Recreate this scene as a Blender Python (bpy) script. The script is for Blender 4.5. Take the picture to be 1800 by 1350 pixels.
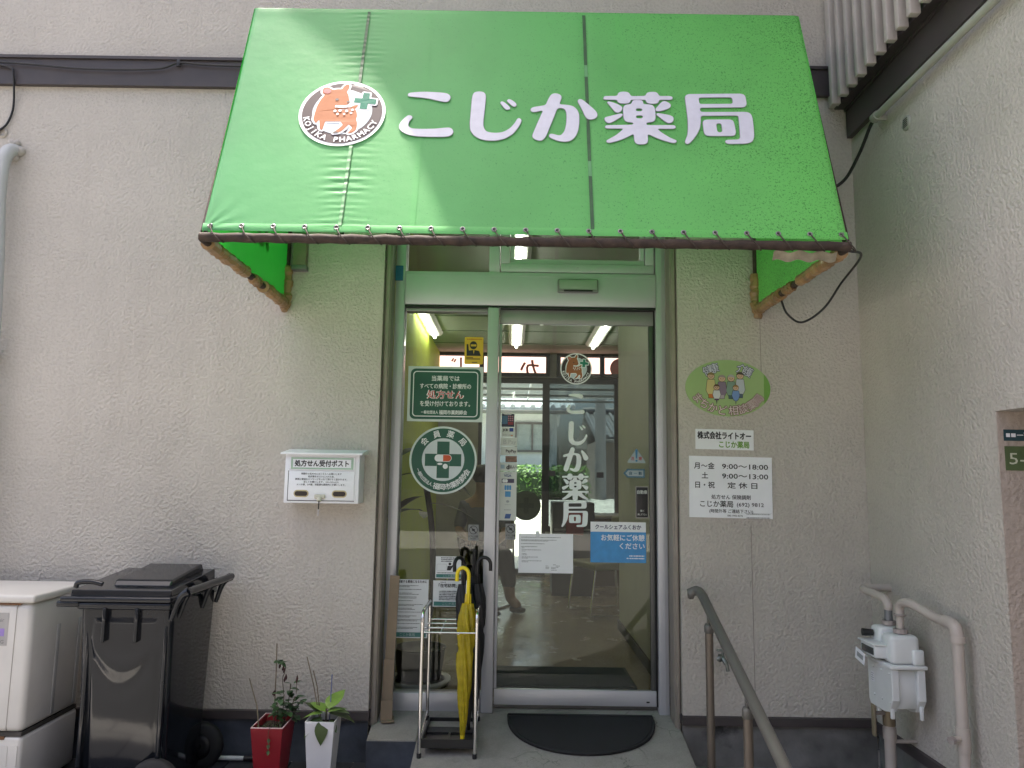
import bpy, bmesh, math, random
from math import sin, cos, pi, radians
from mathutils import Vector, Matrix

for o in list(bpy.data.objects):
    bpy.data.objects.remove(o)
scene = bpy.context.scene
COL = scene.collection
random.seed(7)

# ------------------------------------------------------------------ camera
cam_d = bpy.data.cameras.new('camera')
cam_d.sensor_width = 36.0
cam_d.lens = 26.0
cam_d.clip_end = 2000
cam = bpy.data.objects.new('camera', cam_d)
COL.objects.link(cam)
PITCH, ROLL = radians(7.1), radians(0.836)
fw = Vector((0, cos(PITCH), sin(PITCH)))
rt = Vector((1, 0, 0))
up = rt.cross(fw)
r2 = rt * cos(ROLL) + up * sin(ROLL)
u2 = up * cos(ROLL) - rt * sin(ROLL)
mw = Matrix.Identity(4)
for i in range(3):
    mw[i][0] = r2[i]
    mw[i][1] = u2[i]
    mw[i][2] = -fw[i]
mw.translation = Vector((0, -3.9, 1.435))
cam.matrix_world = mw
scene.camera = cam

# ------------------------------------------------------------------ sky + sun
SUN = Vector((-0.15, 0.12, 0.98)).normalized()
world = bpy.data.worlds.new('World')
scene.world = world
world.use_nodes = True
wn = world.node_tree
bg = wn.nodes['Background']
sky = wn.nodes.new('ShaderNodeTexSky')
sky.sky_type = 'NISHITA'
sky.sun_disc = False
sky.sun_elevation = math.asin(SUN.z)
sky.sun_rotation = math.atan2(SUN.x, SUN.y)
sky.air_density = 0.75
sky.dust_density = 6.0
sky.ozone_density = 0.4
wn.links.new(sky.outputs[0], bg.inputs[0])
bg.inputs[1].default_value = 0.12
sun_d = bpy.data.lights.new('sun', 'SUN')
sun_d.energy = 3.7
sun_d.angle = radians(0.8)
sun_d.color = (1.0, 0.93, 0.84)
sun = bpy.data.objects.new('sun', sun_d)
COL.objects.link(sun)
sun.rotation_euler = SUN.to_track_quat('Z', 'Y').to_euler()
sun.location = (0, 0, 20)

vs = scene.view_settings
vs.view_transform = 'Standard'
vs.look = 'None'
vs.gamma = 1.0
vs.exposure = 1.82
vs.use_curve_mapping = False
scene.render.engine = 'CYCLES'
scene.cycles.use_denoising = True
scene.cycles.max_bounces = 8
scene.cycles.adaptive_threshold = .02
scene.cycles.transparent_max_bounces = 16
scene.cycles.caustics_reflective = False
scene.cycles.caustics_refractive = False

# ------------------------------------------------------------------ materials
MATS = {}


def mk(name):
    m = bpy.data.materials.new(name)
    m.use_nodes = True
    return m, m.node_tree, m.node_tree.nodes['Principled BSDF']


def nd(nt, t, **kw):
    n = nt.nodes.new(t)
    for k, v in kw.items():
        setattr(n, k, v)
    return n


def coords(nt, scale=1.0):
    tc = nd(nt, 'ShaderNodeTexCoord')
    mp = nd(nt, 'ShaderNodeMapping')
    if not isinstance(scale, (tuple, list)):
        scale = (scale,) * 3
    mp.inputs['Scale'].default_value = scale
    nt.links.new(tc.outputs['Object'], mp.inputs[0])
    return mp.outputs[0]


def noise(nt, vec, scale, detail=4, rough=.55):
    n = nd(nt, 'ShaderNodeTexNoise')
    n.inputs['Scale'].default_value = scale
    n.inputs['Detail'].default_value = detail
    n.inputs['Roughness'].default_value = rough
    nt.links.new(vec, n.inputs['Vector'])
    return n.outputs[0]


def ramp(nt, fac, stops):
    r = nd(nt, 'ShaderNodeValToRGB')
    e = r.color_ramp.elements
    while len(e) < len(stops):
        e.new(.5)
    for i, (p, c) in enumerate(stops):
        e[i].position = p
        e[i].color = (*c, 1) if len(c) == 3 else c
    nt.links.new(fac, r.inputs[0])
    return r.outputs[0]


def mixc(nt, fac, a, b, mode='MIX'):
    m = nd(nt, 'ShaderNodeMix', data_type='RGBA', blend_type=mode)
    for i, v in ((0, fac), (6, a), (7, b)):
        if hasattr(v, 'type') and not isinstance(v, (tuple, float, int)):
            nt.links.new(v, m.inputs[i])
        elif i == 0:
            m.inputs[0].default_value = v
        else:
            m.inputs[i].default_value = (*v, 1)
    return m.outputs[2]


def bump(nt, h, strength, dist, bsdf, prev=None):
    b = nd(nt, 'ShaderNodeBump')
    b.inputs['Strength'].default_value = strength
    b.inputs['Distance'].default_value = dist
    nt.links.new(h, b.inputs['Height'])
    if prev:
        nt.links.new(prev, b.inputs['Normal'])
    nt.links.new(b.outputs[0], bsdf.inputs['Normal'])
    return b.outputs[0]


def mat(name, col, rough=.5, metal=0, var=.1, vs_=6, bmp=0, bs=120, spec=.5, coat=0, dirt=None):
    if name in MATS:
        return MATS[name]
    m, nt, b = mk(name)
    vec = coords(nt)
    n = noise(nt, vec, vs_, 5)
    lo = tuple(max(0, c * (1 - var)) for c in col)
    hi = tuple(min(1, c * (1 + var)) for c in col)
    c = ramp(nt, n, [(.3, lo), (.7, hi)])
    if dirt:
        dcol, thr, ds = dirt
        dn = noise(nt, vec, ds, 6, .65)
        f = ramp(nt, dn, [(thr, (0, 0, 0)), (min(1, thr + .14), (1, 1, 1))])
        c = mixc(nt, f, c, dcol)
    nt.links.new(c, b.inputs['Base Color'])
    rr = ramp(nt, n, [(.3, (rough * .88,) * 3), (.7, (min(1, rough * 1.12),) * 3)])
    nt.links.new(rr, b.inputs['Roughness'])
    b.inputs['Metallic'].default_value = metal
    b.inputs['Specular IOR Level'].default_value = spec
    b.inputs['Coat Weight'].default_value = coat
    if bmp:
        bump(nt, noise(nt, vec, bs, 4), bmp, .002, b)
    MATS[name] = m
    return m


def emis(name, col, s):
    m, nt, b = mk(name)
    b.inputs['Base Color'].default_value = (*col, 1)
    b.inputs['Emission Color'].default_value = (*col, 1)
    b.inputs['Emission Strength'].default_value = s
    MATS[name] = m
    return m


def stucco(name, col, stain):
    """sprayed lizard-skin stucco: flattened blobs with wormy grooves"""
    m, nt, b = mk(name)
    vec = coords(nt)
    isl = ramp(nt, noise(nt, vec, 66, 2.5, .5), [(.36, (0, 0, 0)), (.64, (1, 1, 1))])
    fine = noise(nt, vec, 110, 2, .5)
    patch = ramp(nt, noise(nt, vec, 6, 2), [(.35, (.45,) * 3), (.65, (1, 1, 1))])
    h = mixc(nt, 1.0, mixc(nt, .22, isl, fine), patch, 'MULTIPLY')
    nrm = bump(nt, h, 1.0, .0046, b)
    bump(nt, noise(nt, vec, 2.2, 2), .25, .02, b, nrm)
    big = noise(nt, vec, 1.3, 5, .6)
    c = ramp(nt, big, [(.3, tuple(x * .9 for x in col)), (.7, tuple(min(1, x * 1.06) for x in col))])
    groove_shade = ramp(nt, h, [(.0, (.72, .70, .68)), (.4, (1, 1, 1))])  # low parts darkened in the colour, standing in for shade in the relief
    c = mixc(nt, .35, c, groove_shade, 'MULTIPLY')
    sv = coords(nt, (5.0, 5.0, .5))
    st = ramp(nt, noise(nt, sv, 1.6, 6, .65), [(.52, (0, 0, 0)), (.78, (1, 1, 1))])
    sm = nd(nt, 'ShaderNodeMath', operation='MULTIPLY')
    nt.links.new(st, sm.inputs[0])
    sm.inputs[1].default_value = .3
    c = mixc(nt, sm.outputs[0], c, stain)
    nt.links.new(c, b.inputs['Base Color'])
    b.inputs['Roughness'].default_value = .62
    b.inputs['Specular IOR Level'].default_value = .35
    MATS[name] = m
    return m


def fabric(name, col, trans):
    """vinyl awning cloth: faded green, lets light through, mildew specks"""
    m, nt, b = mk(name)
    vec = coords(nt)
    big = noise(nt, vec, 2.0, 4)
    c = ramp(nt, big, [(.3, tuple(x * .9 for x in col)), (.7, tuple(x * 1.08 for x in col))])
    sepx = nd(nt, 'ShaderNodeSeparateXYZ')
    nt.links.new(vec, sepx.inputs[0])
    mr = nd(nt, 'ShaderNodeMapRange')
    mr.inputs[1].default_value = -1.2
    mr.inputs[2].default_value = 1.3
    nt.links.new(sepx.outputs[0], mr.inputs[0])
    # cooler left end blending to a yellower, brighter right end
    c = mixc(nt, mr.outputs[0], c, (.27, .84, .21))
    sp = noise(nt, vec, 150, 3, .7)
    dens = noise(nt, vec, 3.1, 3)
    ad = nd(nt, 'ShaderNodeMath', operation='MULTIPLY_ADD')
    nt.links.new(mr.outputs[0], ad.inputs[0])
    ad.inputs[1].default_value = .15
    nt.links.new(sp, ad.inputs[2])
    ad2 = nd(nt, 'ShaderNodeMath', operation='MULTIPLY_ADD')
    nt.links.new(dens, ad2.inputs[0])
    ad2.inputs[1].default_value = .12
    nt.links.new(ad.outputs[0], ad2.inputs[2])
    f = ramp(nt, ad2.outputs[0], [(.765, (0, 0, 0)), (.83, (.75,) * 3)])
    mot = ramp(nt, noise(nt, vec, 1.7, 5, .62), [(.48, (0, 0, 0)), (.75, (.22,) * 3)])
    c = mixc(nt, mot, c, (.10, .24, .10))
    c = mixc(nt, f, c, (.02, .05, .015))
    nt.links.new(c, b.inputs['Base Color'])
    b.inputs['Roughness'].default_value = .42
    b.inputs['Specular IOR Level'].default_value = .45
    bump(nt, noise(nt, vec, 14, 3), .25, .006, b)
    tr = nd(nt, 'ShaderNodeBsdfTranslucent')
    nt.links.new(mixc(nt, .75, c, (.03, .72, .06)), tr.inputs[0])
    mx = nd(nt, 'ShaderNodeMixShader')
    mx.inputs[0].default_value = trans
    nt.links.new(b.outputs[0], mx.inputs[1])
    nt.links.new(tr.outputs[0], mx.inputs[2])
    nt.links.new(mx.outputs[0], nt.nodes['Material Output'].inputs[0])
    MATS[name] = m
    return m


def glass(name, ior=1.43, tint=(.9, .94, .91)):
    m, nt, b = mk(name)
    nt.nodes.remove(b)
    g = nd(nt, 'ShaderNodeBsdfGlossy')
    g.inputs['Roughness'].default_value = .0
    t = nd(nt, 'ShaderNodeBsdfTransparent')
    t.inputs[0].default_value = (*tint, 1)
    f = nd(nt, 'ShaderNodeFresnel')
    f.inputs[0].default_value = ior
    mx = nd(nt, 'ShaderNodeMixShader')
    nt.links.new(f.outputs[0], mx.inputs[0])
    nt.links.new(t.outputs[0], mx.inputs[1])
    nt.links.new(g.outputs[0], mx.inputs[2])
    nt.links.new(mx.outputs[0], nt.nodes['Material Output'].inputs[0])
    MATS[name] = m
    return m


def vinyl(name, col, trans=.35, alpha=0.0):
    m, nt, b = mk(name)
    vec = coords(nt)
    n = noise(nt, vec, 30, 4)
    c = ramp(nt, n, [(.3, tuple(x * .8 for x in col)), (.7, tuple(min(1, x * 1.15) for x in col))])
    nt.links.new(c, b.inputs['Base Color'])
    b.inputs['Roughness'].default_value = .22
    bump(nt, noise(nt, vec, 55, 3), .5, .004, b)
    t = nd(nt, 'ShaderNodeBsdfTranslucent')
    nt.links.new(c, t.inputs[0])
    mx = nd(nt, 'ShaderNodeMixShader')
    mx.inputs[0].default_value = trans
    nt.links.new(b.outputs[0], mx.inputs[1])
    nt.links.new(t.outputs[0], mx.inputs[2])
    out = mx.outputs[0]
    if alpha:
        tp = nd(nt, 'ShaderNodeBsdfTransparent')
        tp.inputs[0].default_value = (*[min(1, x * 1.5 + .2) for x in col], 1)
        m2 = nd(nt, 'ShaderNodeMixShader')
        m2.inputs[0].default_value = alpha
        nt.links.new(out, m2.inputs[1])
        nt.links.new(tp.outputs[0], m2.inputs[2])
        out = m2.outputs[0]
    nt.links.new(out, nt.nodes['Material Output'].inputs[0])
    MATS[name] = m
    return m


STUCCO = stucco('stucco', (.545, .508, .455), (.40, .36, .31))
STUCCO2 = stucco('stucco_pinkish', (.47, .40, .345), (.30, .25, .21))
GREEN = fabric('awning_cloth', (.185, .51, .235), .44)
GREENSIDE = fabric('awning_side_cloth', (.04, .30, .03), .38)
GLASS = glass('door_glass')
BROWN = mat('brown_trim', (.062, .052, .052), .45, var=.15)
PLINTH_L = mat('plinth_blue_grey', (.062, .072, .092), .75, var=.35, vs_=9, bmp=.5, bs=60)
def concrete(name, col, crack):
    m, nt, b = mk(name)
    vec = coords(nt)
    c = ramp(nt, noise(nt, vec, 4, 6, .65), [(.3, tuple(x * .72 for x in col)), (.55, col), (.75, tuple(x * 1.15 for x in col))])
    grit = ramp(nt, noise(nt, vec, 160, 2), [(.35, (.78,) * 3), (.6, (1, 1, 1))])
    c = mixc(nt, .6, c, grit, 'MULTIPLY')
    wob = nd(nt, 'ShaderNodeVectorMath', operation='MULTIPLY_ADD')
    nt.links.new(noise(nt, vec, 9, 4), wob.inputs[0])
    wob.inputs[1].default_value = (.16, .16, .16)
    nt.links.new(vec, wob.inputs[2])
    v = nd(nt, 'ShaderNodeTexVoronoi', feature='DISTANCE_TO_EDGE')
    v.inputs['Scale'].default_value = 5.5
    nt.links.new(wob.outputs[0], v.inputs['Vector'])
    line = ramp(nt, v.outputs['Distance'], [(.006, (1, 1, 1)), (.022, (0, 0, 0))])
    where = ramp(nt, noise(nt, vec, 2.6, 3), [(.56, (0, 0, 0)), (.68, (.6,) * 3)])
    f = mixc(nt, 1.0, line, where, 'MULTIPLY')
    c = mixc(nt, f, c, crack)
    wet = ramp(nt, noise(nt, vec, 6, 5, .7), [(.60, (0, 0, 0)), (.76, (.5,) * 3)])
    c = mixc(nt, wet, c, tuple(x * .35 for x in col))
    nt.links.new(c, b.inputs['Base Color'])
    b.inputs['Roughness'].default_value = .85
    bump(nt, noise(nt, vec, 120, 3), .5, .002, b)
    MATS[name] = m
    return m


CONC = concrete('concrete', (.30, .285, .25), (.05, .05, .04))
CONCD = mat('concrete_stained', (.20, .195, .185), .85, var=.45, vs_=4, bmp=.5, bs=90, dirt=((.03, .03, .03), .55, 3))
ALU = mat('aluminium', (.54, .545, .575), .38, .35, var=.06, vs_=3)
ALUD = mat('aluminium_dark', (.30, .30, .29), .42, .5, var=.12, vs_=4)
BRONZE = mat('jamb_lining', (.30, .265, .225), .5, .1, var=.1, vs_=10)
CHROME = mat('chrome', (.75, .74, .72), .14, 1, var=.1)
BLACKP = mat('black_plastic', (.012, .012, .013), .4, var=.2)
BLACKR = mat('black_rubber', (.012, .012, .013), .75, var=.3, bmp=.3, bs=250)
WHITE = mat('white_print', (.84, .85, .88), .5, var=.03, spec=.2)
WHITEP = mat('white_paint', (.85, .87, .90), .38, var=.04)
PAPER = mat('paper', (.82, .84, .86), .6, var=.03)
DARK = mat('black_print', (.015, .015, .018), .5, var=0)
GREY = mat('grey_print', (.30, .32, .33), .5, var=.1)
DGREEN = mat('dark_green_print', (.012, .095, .062), .4, var=.05)
TEAL = mat('teal_print', (.05, .20, .18), .5, var=.05)
RED = mat('red_print', (.52, .03, .03), .45, var=.05)

# ------------------------------------------------------------------ mesh helpers
class MB:
    def __init__(s):
        s.v = []
        s.f = []
        s.smooth = []

    def add(s, vs, fs, smooth=False):
        n = len(s.v)
        s.v += [tuple(v) for v in vs]
        for f in fs:
            s.f.append(tuple(i + n for i in f))
            s.smooth.append(smooth)
        return s

    def box(s, x0, x1, y0, y1, z0, z1, M=None):
        vs = [Vector((x, y, z)) for z in (z0, z1) for y in (y0, y1) for x in (x0, x1)]
        if M:
            vs = [M @ v for v in vs]
        return s.add(vs, [(0, 2, 3, 1), (4, 5, 7, 6), (0, 1, 5, 4), (2, 6, 7, 3), (0, 4, 6, 2), (1, 3, 7, 5)])

    def rbox(s, x0, x1, y0, y1, z0, z1, r=.005, seg=2, M=None):
        bm = bmesh.new()
        bmesh.ops.create_cube(bm, size=1)
        for v in bm.verts:
            v.co = ((x0 + x1) / 2 + v.co.x * (x1 - x0), (y0 + y1) / 2 + v.co.y * (y1 - y0), (z0 + z1) / 2 + v.co.z * (z1 - z0))
        bmesh.ops.bevel(bm, geom=list(bm.edges), offset=r, segments=seg, profile=.5, affect='EDGES')
        return s.bm(bm, M, True)

    def bm(s, bm, M=None, smooth=False):
        bm.verts.index_update()
        s.add([(M @ v.co) if M else v.co.copy() for v in bm.verts], [[v.index for v in f.verts] for f in bm.faces], smooth)
        bm.free()
        return s

    def tube(s, pts, r, seg=10, caps=True, smooth=True, closed=False):
        pts = [Vector(p) for p in pts]
        n = len(pts)
        rs = r if isinstance(r, (list, tuple)) else [r] * n
        t0 = (pts[1] - pts[0]).normalized()
        a = Vector((0, 0, 1)) if abs(t0.z) < .9 else Vector((1, 0, 0))
        nrm = (a - t0 * a.dot(t0)).normalized()
        vs = []
        for i in range(n):
            if closed:
                t = (pts[(i + 1) % n] - pts[i - 1]).normalized()
            else:
                t = (pts[min(i + 1, n - 1)] - pts[max(i - 1, 0)]).normalized()
            nrm = (nrm - t * nrm.dot(t)).normalized()
            b = t.cross(nrm)
            for k in range(seg):
                th = 2 * pi * k / seg
                vs.append(pts[i] + (nrm * cos(th) + b * sin(th)) * rs[i])
        fs = []
        for i in range(n if closed else n - 1):
            for k in range(seg):
                a0, a1 = i * seg + k, i * seg + (k + 1) % seg
                j = (i + 1) % n
                fs.append((a0, a1, j * seg + (k + 1) % seg, j * seg + k))
        s.add(vs, fs, smooth)
        if caps and not closed:
            s.add(vs[:seg], [tuple(range(seg))[::-1]])
            s.add(vs[-seg:], [tuple(range(seg))])
        return s

    def lathe(s, prof, seg=24, M=None, smooth=True):
        vs = []
        for (r, z) in prof:
            for k in range(seg):
                t = 2 * pi * k / seg
                v = Vector((r * cos(t), r * sin(t), z))
                vs.append(M @ v if M else v)
        fs = []
        for i in range(len(prof) - 1):
            for k in range(seg):
                fs.append((i * seg + k, i * seg + (k + 1) % seg, (i + 1) * seg + (k + 1) % seg, (i + 1) * seg + k))
        s.add(vs, fs, smooth)
        return s

    def prism(s, poly, axis, a, b, smooth=False):
        """extrude a 2D polygon along axis 0/1/2 from a to b"""
        def P(p, t):
            q = list(p)
            q.insert(axis, t)
            return tuple(q)
        n = len(poly)
        vs = [P(p, a) for p in poly] + [P(p, b) for p in poly]
        fs = [tuple(range(n))[::-1], tuple(range(n, 2 * n))]
        fs += [(i, (i + 1) % n, n + (i + 1) % n, n + i) for i in range(n)]
        return s.add(vs, fs, smooth)

    def grid(s, fn, nu, nv, smooth=True):
        vs = [fn(i / nu, j / nv) for j in range(nv + 1) for i in range(nu + 1)]
        fs = [(j * (nu + 1) + i, j * (nu + 1) + i + 1, (j + 1) * (nu + 1) + i + 1, (j + 1) * (nu + 1) + i) for j in range(nv) for i in range(nu)]
        return s.add(vs, fs, smooth)

    def obj(s, name, m, parent=None, bevel=0):
        me = bpy.data.meshes.new(name)
        me.from_pydata(s.v, [], s.f)
        bm = bmesh.new()
        bm.from_mesh(me)
        bmesh.ops.recalc_face_normals(bm, faces=bm.faces)
        bm.to_mesh(me)
        bm.free()
        me.polygons.foreach_set('use_smooth', s.smooth)
        me.materials.append(m)
        o = bpy.data.objects.new(name, me)
        COL.objects.link(o)
        if parent:
            o.parent = parent
        if bevel:
            bv = o.modifiers.new('bevel', 'BEVEL')
            bv.width = bevel
            bv.segments = 2
            bv.limit_method = 'ANGLE'
        return o


def thing(name, label, cat, loc=(0, 0, 0), group=None):
    o = bpy.data.objects.new(name, None)
    o.empty_display_size = .1
    COL.objects.link(o)
    o.location = loc
    return tag(o, label, cat, group)


def tag(o, label, cat, group=None):
    o['label'] = label
    o['category'] = cat
    if group:
        o['group'] = group
    return o


def struct(o):
    o['kind'] = 'structure'
    return o


def bez(p0, p1, p2, n=8):
    p0, p1, p2 = map(Vector, (p0, p1, p2))
    return [p0 * (1 - t) ** 2 + p1 * 2 * t * (1 - t) + p2 * t * t for t in [i / n for i in range(n + 1)]]


def smooth_path(pts, n=6):
    """Catmull-Rom through points"""
    P = [Vector(p) for p in pts]
    P = [P[0] * 2 - P[1]] + P + [P[-1] * 2 - P[-2]]
    out = []
    for i in range(1, len(P) - 2):
        for k in range(n):
            t = k / n
            a, b, c, d = P[i - 1], P[i], P[i + 1], P[i + 2]
            out.append(.5 * (2 * b + (c - a) * t + (2 * a - 5 * b + 4 * c - d) * t * t + (3 * b - a - 3 * c + d) * t ** 3))
    out.append(P[-2])
    return out


# ------------------------------------------------------------------ flat print
def parse(s):
    return [tuple(map(float, p.split(','))) for p in s.split()]


def roundpoly(P, R):
    out = []
    n = len(P)
    for i in range(n):
        p, q, r = Vector(P[i - 1]), Vector(P[i]), Vector(P[(i + 1) % n])
        d1, d2 = (p - q).length, (r - q).length
        c1, c2 = min(.5 * d1, R), min(.5 * d2, R)
        a = q + (p - q) * (c1 / max(d1, 1e-9))
        b = q + (r - q) * (c2 / max(d2, 1e-9))
        for t in (0, .33, .67) if c2 >= .499 * d2 else (0, .33, .67, 1):
            v = a * (1 - t) ** 2 + q * 2 * t * (1 - t) + b * t * t
            out.append((v.x, v.y))
    return out


def fill2d(polys, off=0.0):
    cu = bpy.data.curves.new('f', 'CURVE')
    cu.dimensions = '2D'
    cu.fill_mode = 'BOTH'
    for P in polys:
        sp = cu.splines.new('POLY')
        sp.points.add(len(P) - 1)
        for k, p in enumerate(P):
            sp.points[k].co = (p[0], p[1], 0, 1)
        sp.use_cyclic_u = True
    cu.offset = off
    return curve_mesh(cu)


def curve_mesh(cu):
    o = bpy.data.objects.new('f', cu)
    COL.objects.link(o)
    bpy.context.view_layer.update()
    me = bpy.data.meshes.new_from_object(o.evaluated_get(bpy.context.evaluated_depsgraph_get()))
    vs = [(v.co.x, v.co.y) for v in me.vertices]
    fs = [tuple(p.vertices) for p in me.polygons]
    bpy.data.objects.remove(o)
    bpy.data.curves.remove(cu)
    bpy.data.meshes.remove(me)
    return vs, fs


def text2d(s, size, align='CENTER', width=None, res=2, cs=1.0):
    """glyph outlines: centred on the given baseline middle, cap centre at y=0"""
    cu = bpy.data.curves.new('t', 'FONT')
    cu.body = s
    cu.size = size
    cu.resolution_u = res
    cu.space_character = cs
    vs, fs = curve_mesh(cu)
    if not vs:
        return vs, fs
    x0, x1 = min(v[0] for v in vs), max(v[0] for v in vs)
    k = 1.0
    if width:
        k = width / (x1 - x0)
    cx = {'CENTER': (x0 + x1) / 2, 'LEFT': x0, 'RIGHT': x1}[align]
    return [((x - cx) * k, y - size * .36) for x, y in vs], fs


class Flat:
    """collects flat print in a 2D frame and lays it on a plane"""

    def __init__(s):
        s.v = []
        s.f = []

    def put(s, mesh, dx=0, dy=0, rot=0, k=1.0, mx=1, dep=0.0):
        vs, fs = mesh
        n = len(s.v)
        c, q = cos(rot) * k, sin(rot) * k
        s.v += [(mx * x * c - y * q + dx, mx * x * q + y * c + dy, dep) for x, y in vs]
        s.f += [tuple(i + n for i in f) for f in fs]
        return s

    def text(s, t, dx, dy, size, **kw):
        rot = kw.pop('rot', 0)
        mx = kw.pop('mx', 1)
        bold = kw.pop('bold', 0)
        return s.bold(text2d(t, size, **kw), bold * size, dx, dy, rot, mx)

    def bold(s, me, b, dx, dy, rot=0, mx=1):
        sh = [(0, 0)]
        if b > .00012:
            sh += [(b, 0), (-b, 0), (0, b), (0, -b)]
        if b > .0012:
            sh += [(b * .7, b * .7), (-b * .7, b * .7), (b * .7, -b * .7), (-b * .7, -b * .7)]
        for k, (ox, oy) in enumerate(sh):
            s.put(me, dx + ox, dy + oy, rot, 1, mx, k * .00004)
        return s

    def poly(s, *P):
        return s.put(fill2d(P))

    def rect(s, x0, x1, y0, y1):
        n = len(s.v)
        s.v += [(x0, y0, 0), (x1, y0, 0), (x1, y1, 0), (x0, y1, 0)]
        s.f.append((n, n + 1, n + 2, n + 3))
        return s

    def ell(s, cx, cy, rx, ry, seg=28, rot=0):
        n = len(s.v)
        for k in range(seg):
            t = 2 * pi * k / seg
            x, y = rx * cos(t), ry * sin(t)
            s.v.append((cx + x * cos(rot) - y * sin(rot), cy + x * sin(rot) + y * cos(rot), 0))
        s.f.append(tuple(range(n, n + seg)))
        return s

    def arc_text(s, chars, cx, cy, rx, ry, a0, a1, size, inward, bold=.01):
        n = len(chars)
        for i, ch in enumerate(chars):
            if ch == ' ':
                continue
            a = a0 + (a1 - a0) * i / (n - 1)
            x, y = rx * cos(a), ry * sin(a)
            tang = math.atan2(ry * cos(a), -rx * sin(a))
            rot = tang + (pi if not inward else 0)
            s.bold(text2d(ch, size), bold * size, cx + x, cy + y, rot)
        return s

    def bars(s, x0, x1, y, h, seed=0, ragged=.25):
        """a line of print too small to read: broken strokes"""
        rd = random.Random(seed)
        end = x1 - (x1 - x0) * rd.random() * ragged
        x = x0
        while x < end:
            w = h * rd.uniform(.5, 1.1)
            hh = h * rd.uniform(.55, 1)
            s.rect(x, min(x + w, end), y - hh / 2, y + hh / 2)
            x += w + h * .28
        return s

    def on(s, fn, name, m, parent=None):
        b = MB()
        b.add([(lambda P: (P[0], P[1] - d, P[2]))(fn(x, y)) for x, y, d in s.v], s.f)
        me = bpy.data.meshes.new(name)
        me.from_pydata(b.v, [], b.f)
        me.materials.append(m)
        o = bpy.data.objects.new(name, me)
        COL.objects.link(o)
        if parent:
            o.parent = parent
        return o


def roundrect(w, h, r, n=5, cx=0, cy=0):
    P = []
    for (sx, sy, a0) in ((1, 1, 0), (-1, 1, pi / 2), (-1, -1, pi), (1, -1, 1.5 * pi)):
        for k in range(n + 1):
            a = a0 + pi / 2 * k / n
            P.append((cx + sx * (w / 2 - r) + r * cos(a), cy + sy * (h / 2 - r) + r * sin(a)))
    return P


def plane_y(y):
    """print on a surface facing -y; 2D frame is local x, z"""
    return lambda a, b: (a, y, b)


def board(name, label, cat, cx, y, cz, w, h, t, m, outline=None, tilt=0, group=None):
    """a thin sign, sticker or sheet facing -y: Empty + backing"""
    o = thing(name, label, cat, (cx, y, cz), group)
    o.rotation_euler = (0, tilt, 0)
    P = outline or [(-w / 2, -h / 2), (w / 2, -h / 2), (w / 2, h / 2), (-w / 2, h / 2)]
    MB().prism(P, 1, -t, 0).obj('backing', m, o)
    return o

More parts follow.
